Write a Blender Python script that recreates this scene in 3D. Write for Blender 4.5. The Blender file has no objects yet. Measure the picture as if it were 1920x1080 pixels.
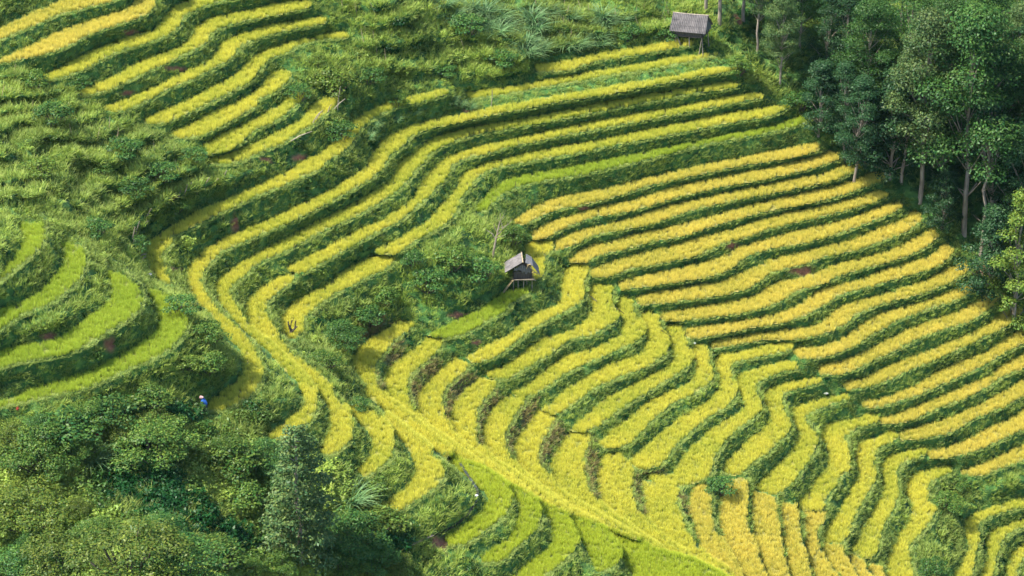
import bpy, bmesh, math, random
import numpy as np
from mathutils import Vector, Matrix, Euler
rng=np.random.default_rng(7); random.seed(7)
scene=bpy.context.scene
# ---- camera: long lens looking across the valley, 30 degrees down ----
cam=bpy.data.cameras.new('camera'); camo=bpy.data.objects.new('camera',cam)
scene.collection.objects.link(camo); scene.camera=camo
camo.location=(0,-231*math.cos(math.radians(30)),231*math.sin(math.radians(30)))
camo.rotation_euler=(math.radians(60),0,0)
cam.sensor_width=36; cam.lens=36*5320/1920; cam.clip_start=1; cam.clip_end=3000
# ---- daylight: sun from the left and a little behind the hill ----
SUN_EL=math.radians(57); SUN_AZ=math.radians(-97)   # azimuth from +Y towards +X
wd=bpy.data.worlds.new('World'); scene.world=wd; wd.use_nodes=True
nt=wd.node_tree; bg=nt.nodes['Background']; sky=nt.nodes.new('ShaderNodeTexSky')
sky.sky_type='NISHITA'; sky.sun_disc=False; sky.sun_elevation=SUN_EL; sky.sun_rotation=SUN_AZ
nt.links.new(sky.outputs[0],bg.inputs[0]); bg.inputs[1].default_value=0.13
sl=bpy.data.lights.new('sun','SUN'); sl.energy=4.3; sl.angle=math.radians(0.5); sl.color=(1,.93,.79)
so=bpy.data.objects.new('sun',sl); scene.collection.objects.link(so)
sd=Vector((math.sin(SUN_AZ)*math.cos(SUN_EL),math.cos(SUN_AZ)*math.cos(SUN_EL),math.sin(SUN_EL)))
so.rotation_euler=sd.to_track_quat('Z','Y').to_euler(); so.location=(0,0,80)
vs=scene.view_settings; vs.view_transform='Standard'; vs.look='None'; vs.exposure=1.4; vs.gamma=1
try: vs.use_curve_mapping=False
except Exception: pass
scene.cycles.max_bounces=6; scene.cycles.diffuse_bounces=3; scene.cycles.transmission_bounces=3
scene.cycles.transparent_max_bounces=4; scene.cycles.caustics_reflective=False; scene.cycles.caustics_refractive=False

# rice terraces: code | ripeness | label | back edge | lip, in photo pixels; every terrace is set at its own height
TREADS='''
T1|o|golden terrace crossing the top left corner, uppermost of the left strips|14,50 50,32 100,12 130,0 170,-12|14,66 60,47 105,27 150,15 200,2 240,-10
T2|o|orange-gold terrace below the corner strip, hooking upward at its right end|15,107 50,92 82,77 112,62 150,49 195,35 235,22 252,12 257,0 260,-10|15,114 50,106 90,97 130,82 162,65 200,50 250,35 277,22 287,10 288,0 290,-10
T3|y|top left terrace with a sharp bend just below the orange hooked strip|57,147 95,139 130,120 175,97 215,81 262,66 295,54 310,32 325,17 350,5 375,0 420,-10|60,151 105,146 140,135 170,122 197,107 232,92 275,79 315,64 332,50 345,30 362,19 390,7 420,0 470,-8
T4|y|top left terrace whose right tip ends first in the weedy clearing at the top|147,172 175,162 212,147 245,126 290,107 337,90 360,72 370,50 390,39 425,30 480,19 517,9 570,3 580,5|150,176 190,172 230,155 267,137 305,120 355,96 382,82 397,60 425,46 480,34 530,24 580,13
T5|y|bent upper left terrace ending beside the weedy clearing, second tip from the top|197,202 240,187 290,165 340,140 385,120 407,102 422,80 450,67 480,57 517,47 562,40 605,35 611,38|200,207 230,206 270,190 307,170 360,147 410,122 435,105 447,87 480,72 512,62 555,52 612,43
T6|y|lowest of the long upper left terraces reaching the weedy clearing above the pale bushes|270,227 300,212 350,190 410,160 450,137 462,122 480,107 512,92 547,80 587,72 620,65 650,62|271,232 307,229 350,212 400,187 440,167 470,150 485,130 505,110 530,100 562,84 605,72 652,70
T7|y|short terrace with a wide blunt tip, left of the pale green bushes|325,250 362,232 412,207 450,190 480,172 495,160 507,142 525,134 547,135|327,257 370,255 405,240 450,215 480,197 480,186 505,177 530,160 547,142
T8|y|short curved terrace between the blunt tipped one and the dead branches|385,270 420,252 475,227 507,207 530,195 545,180 560,172 572,175|390,287 430,281 480,242 507,230 537,212 560,192 573,178
T9|y|lowest short terrace of the upper left stack, dead branches along its lip|390,302 425,292 465,277 490,265 517,252 545,237 572,220 587,197 605,187 630,182|397,307 430,305 480,289 505,276 535,265 560,247 587,232 610,212 632,190
B0|y|short narrow strip directly below the grey roofed hut at the forest edge|1005,124 1060,116 1110,105 1147,97 1197,90 1247,81 1285,76 1300,78|1008,133 1070,130 1110,115 1160,107 1210,99 1260,90 1297,82
B1|y|long straight strip, second below the grey roofed hut, starting at a grassy mound|872,176 905,172 960,164 1010,155 1060,146 1110,137 1160,129 1210,120 1260,111 1310,104 1347,99|880,183 905,181 960,173 1010,163 1060,155 1110,146 1160,137 1210,130 1260,120 1310,110 1350,101
B1L|y|long isolated ribbon sweeping down left beside the row of leaning stakes|290,520 277,490 277,470 287,450 312,432 350,410 387,390 425,377 465,357 512,337 547,319 572,302 597,292 615,277 630,265 650,247 672,222 705,205 742,190 792,177 830,169 842,170|321,535 310,510 300,485 305,472 320,457 317,445 350,430 390,410 437,387 480,367 517,352 562,332 600,315 612,302 640,285 658,268 677,240 697,222 730,205 755,197 805,185 838,175
B2|y|longest terrace, from the forest edge down left and round the spur to the bent farmer|1380,126 1347,127 1310,134 1260,144 1210,152 1160,160 1110,170 1060,177 1010,187 960,197 930,201 880,212 830,222 780,235 745,247 720,265 705,285 690,310 675,325 640,345 605,367 570,382 530,402 480,424 437,442 400,460 370,482 357,500 352,520 352,540 360,552 375,570 400,593 410,612 425,632 447,650 457,670 460,690 450,710 430,727 405,745 390,756|1382,129 1360,134 1310,142 1260,152 1210,162 1160,172 1110,180 1060,187 1010,197 960,207 917,215 855,230 800,242 765,257 757,271 730,290 720,307 700,330 655,357 620,377 575,400 530,422 495,435 440,460 412,472 392,495 377,512 375,530 377,542 392,562 412,590 440,612 465,640 482,670 490,690 487,710 475,737 450,752 425,765 405,770 392,770
B3|y|third great ribbon, sweeping down left and hooking round the spur beside a shrubby hollow|1377,158 1360,157 1310,165 1260,172 1210,181 1160,190 1110,199 1060,210 1010,220 960,229 930,234 880,242 830,255 800,270 780,287 750,307 737,335 705,360 670,380 630,402 580,425 537,450 505,465 480,479 445,500 420,517 405,540 405,555 420,575 440,600 465,625 480,634 505,652 530,682 555,710 567,735 572,752 562,772 530,795 512,809 500,818|1382,162 1360,166 1310,172 1260,181 1210,191 1160,200 1110,210 1060,220 1010,230 960,239 917,246 870,257 835,271 802,290 792,307 775,322 760,342 730,367 697,387 655,410 605,432 562,455 520,477 480,495 460,515 435,535 428,545 430,557 445,580 462,607 480,627 505,642 530,668 567,702 585,730 592,757 587,777 572,797 555,812 530,825
B4|y|fourth great ribbon, narrowing to a blunt end just above the two short wide strips|1430,178 1410,177 1360,185 1310,195 1260,205 1210,212 1160,222 1110,231 1060,242 1010,252 960,264 917,272 867,287 840,297 812,320 790,347 775,375 742,397 715,417 692,425 655,442 620,462 580,482 540,502|1430,182 1385,190 1335,200 1272,212 1222,222 1172,231 1122,240 1072,250 1022,260 960,273 917,285 870,297 845,310 835,332 805,365 780,387 750,412 730,422 695,440 660,460 620,482 580,505 555,511 542,507
B5|y|broad strip that starts as a short tongue and runs down the spur crest|550,514 517,525 497,537 475,555 462,572 460,590 475,615 485,630 507,642 532,667 570,702 600,740 615,760 620,785 617,809 607,832|555,518 542,532 530,540 510,557 495,577 500,592 515,617 527,640 542,662 567,682 592,702 618,725 625,742 637,755 650,772 657,795 657,810 655,825 640,840 625,850 605,852
B6|y|fifth great ribbon, ending in a rounded tip above the steep leafy bank|1477,199 1440,202 1410,207 1360,216 1310,226 1260,236 1210,246 1160,257 1115,267 1060,276 1010,285 960,297 917,307 885,320 865,332 857,355 840,375 820,395 800,417 767,437 737,455 702,470|1478,200 1465,207 1440,217 1385,226 1335,235 1285,245 1235,255 1172,267 1140,273 1085,285 1022,296 960,307 920,317 895,332 877,352 860,375 850,402 825,425 792,442 762,462 745,474 717,475 704,473
B7|y|short wide strip with a small burnt tree standing on its lower end|737,484 705,482 680,492 642,512 607,539 590,547 555,567 537,582 527,600 527,620 535,632|738,490 720,505 680,522 655,537 642,542 610,562 585,582 565,600 567,620 555,632
B8|l|green unripe strip above the wide leafy bank, curving down at its left|1525,212 1477,229 1440,240 1360,255 1305,268 1265,275 1185,292 1110,307 1060,317 1010,325 960,336 930,350 910,370 890,392|1526,220 1490,235 1440,247 1400,255 1310,272 1235,292 1160,310 1097,325 1035,335 985,345 960,352 942,362 925,377 905,400
H1|o|first golden strip under the wide leafy bank, right field|965,417 980,405 1015,385 1060,372 1110,362 1160,352 1210,337 1260,327 1310,315 1360,305 1410,296 1440,289 1477,282 1515,274 1532,271|982,420 1010,405 1047,390 1097,380 1160,364 1210,347 1285,330 1335,319 1385,309 1440,300 1490,292 1535,279
H2|o|golden strip with a pointed left tip, second under the wide leafy bank|997,440 1022,425 1060,412 1097,401 1122,392 1160,385 1210,372 1260,357 1310,345 1372,332 1440,320 1490,307 1535,297 1555,289 1575,290|1000,446 1022,444 1047,430 1110,405 1165,397 1210,385 1260,370 1335,351 1385,342 1440,332 1477,324 1527,311 1565,299 1576,294
H3|o|golden strip that meets the small plot beside the open sided hut|1042,457 1072,442 1110,431 1172,417 1222,400 1272,385 1335,372 1385,360 1440,350 1502,337 1552,327 1590,310 1612,305|1040,467 1072,459 1110,440 1160,430 1222,417 1285,395 1360,377 1440,361 1515,346 1565,334 1600,319 1615,312
H3b|y|small yellow plot curving behind the hut on the slope|1036,456 992,457 986,472 990,495 998,518|1039,464 1025,477 1017,490 1020,505 1015,520 1007,526
H4|o|golden strip beginning right of the little hut above the tongue shaped plot|1070,487 1100,467 1135,460 1185,445 1247,432 1310,415 1360,402 1440,380 1502,367 1565,352 1615,337 1640,326 1657,327|1071,491 1097,490 1122,476 1172,465 1222,451 1272,442 1335,422 1440,393 1515,379 1570,365 1615,350 1657,335
H5|o|golden strip passing just above the small bare earth scar|1110,510 1147,495 1197,480 1260,465 1310,450 1360,437 1440,414 1502,397 1565,386 1615,372 1652,361 1662,364|1110,517 1140,516 1185,501 1247,490 1310,475 1360,452 1397,442 1440,427 1502,412 1565,397 1627,380 1662,367
H6|o|golden strip passing just below the small bare earth scar|1162,532 1210,520 1272,507 1335,492 1372,475 1410,460 1440,452 1502,435 1565,420 1615,405 1652,392 1685,380|1165,541 1210,535 1260,527 1335,515 1372,500 1397,480 1440,465 1502,454 1565,437 1627,415 1665,400 1690,387
H7|o|golden strip passing just above the large red earth scar|1190,562 1235,551 1310,539 1360,530 1390,515 1422,502 1440,492 1490,480 1540,467 1590,455 1652,430 1690,417 1710,402 1722,400|1200,570 1235,567 1297,559 1360,550 1390,542 1410,535 1435,517 1452,507 1477,500 1515,490 1540,480 1602,467 1665,445 1702,430 1727,410
H8|o|golden strip passing just below the large red earth scar|1237,593 1247,590 1310,580 1385,565 1422,555 1440,542 1465,532 1515,520 1540,510 1565,500 1615,487 1665,475 1715,450 1750,432|1240,598 1260,600 1310,595 1385,585 1422,577 1440,572 1465,562 1490,545 1515,537 1550,527 1565,517 1615,502 1677,485 1727,465 1760,442
H9|o|golden strip with a bright green patch at its lip near the forest edge|1282,622 1310,617 1360,610 1422,600 1440,596 1465,589 1497,575 1515,562 1540,547 1577,537 1615,527 1652,512 1702,497 1740,485 1772,461|1287,632 1310,631 1360,622 1410,612 1440,607 1477,600 1515,587 1540,572 1577,550 1640,532 1690,517 1727,507 1765,492 1787,470
H10|o|golden strip just above the one that starts at the grassy junction|1330,647 1360,640 1435,627 1477,622 1515,618 1545,605 1565,585 1602,570 1640,560 1690,545 1740,527 1777,507 1807,491|1335,652 1372,645 1432,635 1465,636 1515,630 1552,620 1585,605 1610,585 1652,567 1715,552 1752,539 1790,522 1817,505
H11|o|golden strip whose left end stands at the top of the grassy junction|1492,657 1527,655 1577,640 1602,622 1627,605 1665,587 1715,575 1765,557 1810,540 1825,533|1494,667 1515,669 1552,665 1602,645 1630,627 1660,612 1690,595 1740,577 1790,560 1826,542
H12|o|golden strip reaching the red dirt path at the forest corner|1537,690 1590,677 1627,660 1665,640 1702,622 1740,607 1790,590 1827,572 1860,551 1872,551|1540,701 1590,695 1640,672 1677,655 1710,637 1752,620 1815,600 1840,587 1876,557
H13|o|golden strip just below the red dirt path, bending at its right tip|1585,720 1615,715 1652,697 1690,680 1740,662 1790,640 1827,625 1865,602 1892,574 1905,573|1587,729 1627,722 1665,710 1702,692 1752,672 1802,650 1852,625 1890,607 1915,583
H14|o|right edge golden strip, first one cut by the picture's right side|1617,756 1665,747 1715,727 1752,705 1802,680 1852,662 1890,637 1920,620|1619,760 1635,762 1677,752 1727,735 1790,707 1840,685 1890,655 1920,640
H15|o|right edge golden strip, thin with a kink halfway along|1649,790 1677,782 1715,767 1765,747 1815,725 1852,710 1877,690 1920,667|1650,793 1677,792 1710,785 1752,765 1802,747 1852,722 1877,705 1920,687
H16|o|right edge golden strip, broad, joining the S shaped plots at its left|1685,814 1710,807 1765,792 1815,772 1865,747 1920,715|1687,824 1715,822 1752,815 1790,805 1827,782 1877,762 1920,740
H17|o|right edge golden strip, second from the lowest of that series|1740,849 1777,842 1815,827 1852,807 1890,790 1920,772|1742,856 1777,855 1815,847 1865,827 1900,810 1920,802
H18|o|right edge golden strip, lowest before the dark shrubby gully|1802,884 1840,875 1877,857 1920,837|1805,887 1840,889 1877,875 1920,860
G1|l|light green plot below the hut on the slope|802,628 830,615 860,600 905,580 942,552 960,545 985,541 990,546|820,636 837,632 870,625 905,607 942,585 960,567 977,557 991,551
G2|y|tongue shaped plot winding down from beside the hut, right of the light green plot|872,669 892,660 930,640 960,625 980,605 1017,585 1047,572 1055,555 1055,520 1067,502 1075,495 1092,495|880,676 892,679 930,667 960,645 997,617 1035,595 1067,580 1090,562 1095,550 1091,532 1100,510 1100,500
G3|y|winding plot with a broad head, first right of the tongue shaped one|910,701 930,695 960,680 985,660 1017,637 1060,625 1092,607 1110,585 1107,560 1102,545 1120,537 1140,536|920,709 955,707 992,685 1035,660 1072,635 1110,626 1135,612 1155,600 1157,582 1145,565 1142,550 1150,541
G4|y|winding plot whose head joins the strip under the red earth scar side|962,736 987,725 1027,692 1065,667 1100,660 1135,645 1165,625 1170,605 1160,585 1155,570 1175,557|964,741 997,740 1025,725 1060,700 1107,677 1147,660 1180,645 1205,627 1205,612 1190,592 1182,577 1187,567
G5|y|winding plot with a square head beside a grassy hollow, third of the S bends|1015,767 1035,757 1060,732 1100,710 1150,682 1192,670 1215,645 1210,625 1205,605 1195,595 1210,587 1225,588|1030,776 1042,775 1072,760 1110,730 1160,707 1210,687 1245,665 1252,650 1247,632 1232,607 1235,594
G6|y|winding plot with a rounded head, first left of the white water trickle|1067,806 1100,780 1130,752 1175,730 1222,705 1260,682 1265,665 1250,635 1247,617 1260,610|1092,811 1130,792 1167,762 1210,737 1252,710 1287,687 1295,672 1285,645 1282,622 1272,612
G7|y|winding plot whose head lies beneath the white water trickle|1122,834 1145,810 1180,785 1210,760 1255,737 1295,717 1305,700 1302,675 1295,657 1302,650 1318,648|1128,838 1140,839 1172,835 1200,810 1225,785 1262,755 1310,732 1332,712 1335,697 1325,670 1327,655
G8|y|S shaped terrace, upper of those bending right to the grassy junction|1180,865 1210,840 1245,810 1280,782 1322,757 1350,730 1352,710 1340,682 1345,670 1385,662 1440,649 1477,645 1486,646|1195,879 1222,877 1245,865 1260,842 1290,812 1330,780 1367,757 1380,732 1370,710 1365,692 1375,680 1410,670 1440,665 1465,660 1487,652
G9|y|S shaped terrace, second of those bending right, flowing into a broad foot|1205,897 1230,892 1257,893 1272,870 1297,840 1330,810 1360,790 1395,767 1395,747 1380,725 1380,710 1405,697 1440,687 1477,679 1493,680|1275,912 1310,902 1332,885 1337,860 1350,837 1375,810 1405,787 1425,770 1425,752 1415,732 1417,720 1440,706 1470,695 1496,690
G10|y|S shaped terrace, third of those bending right, with a rounded foot|1357,880 1365,867 1385,845 1410,822 1432,805 1445,785 1442,767 1432,752 1434,738 1477,720 1510,712 1538,710|1358,885 1370,890 1390,887 1410,867 1440,848 1457,830 1477,810 1478,792 1472,777 1462,752 1470,737 1505,725 1541,715
G11|y|S shaped terrace, fourth of those bending right, beside a small grey stone|1414,915 1425,905 1440,892 1455,880 1477,855 1497,830 1500,810 1485,782 1487,767 1515,757 1552,747 1587,741|1450,928 1472,917 1490,897 1512,867 1527,842 1530,815 1517,802 1507,782 1525,770 1555,757 1590,747
G12|y|S shaped terrace, fifth of those bending right, widest of them|1495,957 1495,950 1510,932 1527,907 1550,880 1556,860 1550,837 1537,817 1540,808 1557,797 1590,790 1630,779 1644,781|1542,957 1547,935 1565,912 1570,897 1590,882 1591,865 1587,842 1582,820 1597,808 1610,800 1645,790
G13|y|S shaped terrace, sixth of those bending right, notched on its right lip|1542,1016 1545,1007 1557,982 1575,960 1590,932 1607,902 1612,882 1605,860 1605,840 1620,827 1652,820 1672,811 1682,814|1575,1017 1587,1005 1595,980 1610,950 1630,917 1640,895 1637,875 1637,852 1655,835 1685,821
G14|y|S shaped terrace, seventh of those bending right, with a squared upper tip|1597,1032 1610,1015 1622,985 1640,957 1655,930 1656,897 1652,875 1665,859 1702,847 1735,840|1617,1048 1640,1040 1647,1010 1655,982 1672,957 1682,927 1680,902 1682,877 1705,862 1736,852
G15|y|S shaped terrace along the shrubby gully, last and split by a thin dyke|1662,1080 1662,1072 1670,1042 1680,1017 1697,990 1710,965 1710,940 1700,927 1697,910 1710,895 1740,884 1782,875|1710,1080 1705,1055 1702,1025 1730,995 1750,965 1752,950 1737,935 1735,917 1745,902 1784,885
G16|y|bottom right corner strip, first beyond the shrubby gully|1920,935 1865,952 1830,965 1812,977 1812,1002 1817,1022 1810,1047 1792,1080|1920,950 1877,960 1845,972 1830,990 1835,1010 1827,1035 1825,1060 1817,1080
G17|y|bottom right corner strip, middle one of three|1920,975 1880,990 1852,1005 1850,1025 1855,1047 1842,1072 1840,1080|1920,987 1895,997 1875,1015 1867,1042 1860,1072 1858,1080
G18|y|bottom right corner strip, outermost and shortest|1920,1020 1897,1040 1887,1072 1886,1080|1920,1040 1910,1055 1902,1080
F1|y|fan plot nearest the dark hollow, highest of the fan on the spur|773,606 745,605 730,617 695,635 675,655 660,675 662,690 682,715 687,730 697,747 717,765 745,780 767,800 777,810 817,837 842,855|775,612 745,632 720,660 705,680 700,695 702,715 720,742 745,760 775,785 815,818 850,846
F2|y|fan plot, second from the dark hollow, touching the light green plot|800,634 785,650 755,670 735,690 722,707 722,730 730,750 748,762 778,787 818,820 853,850 872,866|830,633 825,650 805,672 775,697 762,715 762,735 767,757 777,777 792,790 830,817 880,853 910,876
F3|y|fan plot, third from the dark hollow, with a rust brown bank on its right|855,672 840,685 815,705 790,732 780,755 782,772 795,794 833,821 883,857 915,880|878,682 870,695 845,717 830,732 825,752 830,772 840,802 855,825 890,852 950,892 990,925
F4|y|fan plot, fourth from the dark hollow, narrow with straw on its bank top|900,708 890,720 865,740 850,765 842,780 845,802 862,824 895,852 955,892 992,922|929,716 925,730 905,752 892,770 890,790 890,810 892,825 905,842 915,857 950,880 1010,920 1072,965
F5|y|fan plot, fifth from the dark hollow, straight sided with a square head|955,742 937,755 917,777 907,802 907,830 917,854 955,880 1014,920 1075,964|985,746 982,755 965,777 952,800 945,812 945,835 952,855 970,878 1000,905 1060,948 1120,982
F6|y|fan plot, sixth from the dark hollow, beside a bank with dry reddish grass|1010,770 985,805 970,828 964,855 972,876 990,895 1010,912 1066,950 1124,980|1042,780 1025,812 1010,837 1007,865 1025,890 1040,907 1060,930 1130,970 1200,1013
F7|y|fan plot, seventh from the dark hollow, by the tallest brown bank|1066,813 1055,832 1037,862 1033,897 1042,912 1064,931 1134,970 1200,1009|1100,813 1104,822 1100,832 1092,857 1095,892 1100,915 1115,935 1135,957 1172,982 1197,1003 1240,1032
F8|y|fan plot, eighth from the dark hollow, with a rounded domed head|1155,851 1132,857 1125,880 1122,910 1127,940 1145,962 1178,982 1205,1003 1250,1030|1160,852 1175,862 1182,877 1182,905 1182,930 1192,952 1210,972 1230,997 1255,1020 1292,1042
F9|y|broad fan plot flowing out of an S shaped terrace above it|1205,899 1207,917 1209,950 1217,977 1234,997 1260,1018 1300,1042 1345,1068|1273,914 1270,925 1267,945 1277,972 1287,997 1302,1020 1327,1047 1360,1067 1370,1080
F10|o|narrow orange fan plot left of the dark green drain|1322,912 1302,917 1297,940 1295,960 1305,990 1315,1022 1333,1047 1365,1066 1376,1080|1325,914 1327,927 1330,965 1337,995 1355,1022 1370,1047 1385,1072 1386,1080
F11|o|orange fan plot right of the dark green drain|1368,901 1360,927 1352,952 1352,985 1360,1015 1380,1052 1392,1080|1397,899 1400,910 1397,940 1399,980 1410,1022 1427,1060 1435,1080
F12|o|orange fan plot under the terrace beside the small grey stone|1413,920 1412,960 1415,997 1422,1030 1435,1062 1440,1080|1449,931 1452,960 1460,1000 1467,1047 1480,1080
F13|o|slender orange fan plot between two thin green drains|1465,945 1466,965 1470,1002 1475,1035 1485,1080|1493,948 1494,970 1497,1000 1510,1040 1517,1080
F14|o|orange fan plot joining the foot of the widest S shaped terrace|1511,962 1509,985 1512,1015 1520,1047 1527,1080|1541,960 1541,980 1530,990 1530,1015 1540,1035 1560,1062 1570,1080
F15|o|orange fan plot at the foot of the notched S shaped terrace|1543,1019 1542,1030 1552,1050 1572,1080|1575,1020 1577,1027 1587,1047 1607,1080
F16|o|small orange fan plot at the bottom edge below the squared tipped terrace|1585,1035 1592,1047 1612,1080|1614,1050 1617,1060 1637,1082
F17|o|last orange fan plot, a small corner at the bottom edge|1628,1060 1642,1084|1650,1064 1663,1084
C4|y|third hooked strip on the spur's left flank, above the fountain grass|635,748 655,768 670,790 692,810 700,830 697,852 685,867 670,880|640,750 670,763 700,773 725,795 731,810 737,832 732,855 717,872 692,890 680,897
C5|y|lowest hooked strip on the spur's left flank, above the weedy water channel|704,775 728,797 742,815 762,837 775,857 780,885 767,910 742,930 717,945|720,780 738,797 755,810 787,830 807,855 827,870 830,895 810,917 780,937 750,957 722,957
D1|g|bright green hooked plot closest to the water channel|842,858 855,875 880,897 900,915 912,925 915,942 902,962 870,987 837,1007|860,862 892,877 930,898 948,913 955,935 952,952 937,975 905,997 875,1017 842,1022
D2|g|bright green hooked plot, second from the water channel|952,915 967,940 975,965 967,990 960,1005 930,1027 905,1040|965,919 992,933 1008,952 1012,968 1012,980 997,1002 972,1022 960,1032 942,1050 905,1055
D3|g|bright green hooked plot, third from the water channel, cut by the bottom edge|1010,946 1025,970 1037,997 1032,1025 1005,1047 975,1070 955,1085|1030,957 1060,972 1077,998 1082,1020 1067,1042 1032,1070 1020,1085
D4|g|bright green plot with a blunt tip at the bottom edge|1065,974 1085,1007 1100,1027 1112,1055 1120,1070|1090,980 1130,997 1157,1025 1162,1050 1150,1062 1124,1072
D5|g|bright green triangular plot along the bottom edge beneath the golden fan|1138,1000 1160,1025 1170,1052 1190,1085|1165,1010 1200,1021 1230,1040 1285,1056 1347,1080
L1|l|light green hooked strip at the left edge, innermost and highest|40,420 45,445 42,465 27,485 14,502|78,420 80,440 77,460 57,480 32,500 14,515
L2|l|light green hooked strip at the left edge, second from the inside|112,455 120,470 122,495 105,515 87,537 62,557 32,572 14,577|150,460 157,482 156,507 140,530 125,545 100,565 62,580 32,595 14,607
L3|l|light green hooked strip at the left edge, third, above a tall grassy bank|197,510 212,530 210,552 195,575 162,597 125,625 95,640 50,647 14,657|225,513 252,535 262,552 260,577 237,600 200,622 162,647 125,662 75,672 30,680 14,685
L4|l|light green hooked strip at the left edge, outermost, above the dense shrubs|272,545 292,572 300,597 295,620 270,640 225,667 175,695 125,710 75,725 14,750|295,545 325,567 347,595 347,617 330,642 300,665 250,687 200,710 150,730 100,740 50,752 14,760
'''

# level of each terrace in metres
LEVEL={'T1': 20.59, 'T2': 19.59, 'T3': 18.08, 'T4': 16.79, 'T5': 15.65, 'T6': 14.4, 'T7': 13.37, 'T8': 12.42, 'T9': 11.58, 'B0': 8.88, 'B1': 8.1, 'B1L': 9.67, 'B2': 7.77, 'B3': 6.44, 'B4': 5.37, 'B5': 5.15, 'B6': 4.33, 'B7': 3.67, 'B8': 3.23, 'H1': 1.63, 'H2': 0.76, 'H3': -0.05, 'H3b': 0.07, 'H4': -0.94, 'H5': -1.77, 'H6': -2.63, 'H7': -3.54, 'H8': -4.47, 'H9': -5.29, 'H10': -6.23, 'H11': -7.16, 'H12': -8.19, 'H13': -9.3, 'H14': -10.49, 'H15': -11.5, 'H16': -12.49, 'H17': -13.65, 'H18': -14.91, 'G1': -0.31, 'G2': -1.55, 'G3': -2.63, 'G4': -3.54, 'G5': -4.35, 'G6': -5.21, 'G7': -5.98, 'G8': -6.84, 'G9': -7.55, 'G10': -8.56, 'G11': -9.8, 'G12': -11.22, 'G13': -12.38, 'G14': -13.47, 'G15': -14.73, 'G16': -17.14, 'G17': -18.26, 'G18': -19.58, 'F1': 0.15, 'F2': -0.8, 'F3': -1.85, 'F4': -2.77, 'F5': -3.69, 'F6': -4.68, 'F7': -5.63, 'F8': -6.61, 'F9': -7.34, 'F10': -7.94, 'F11': -8.74, 'F12': -9.6, 'F13': -10.43, 'F14': -11.45, 'F15': -12.33, 'F16': -13.28, 'F17': -14.0, 'C4': 3.56, 'C5': 2.16, 'D1': -0.44, 'D2': -1.38, 'D3': -2.6, 'D4': -3.69, 'D5': -5.17, 'L1': 17.99, 'L2': 16.2, 'L3': 14.59, 'L4': 12.63}
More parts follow.
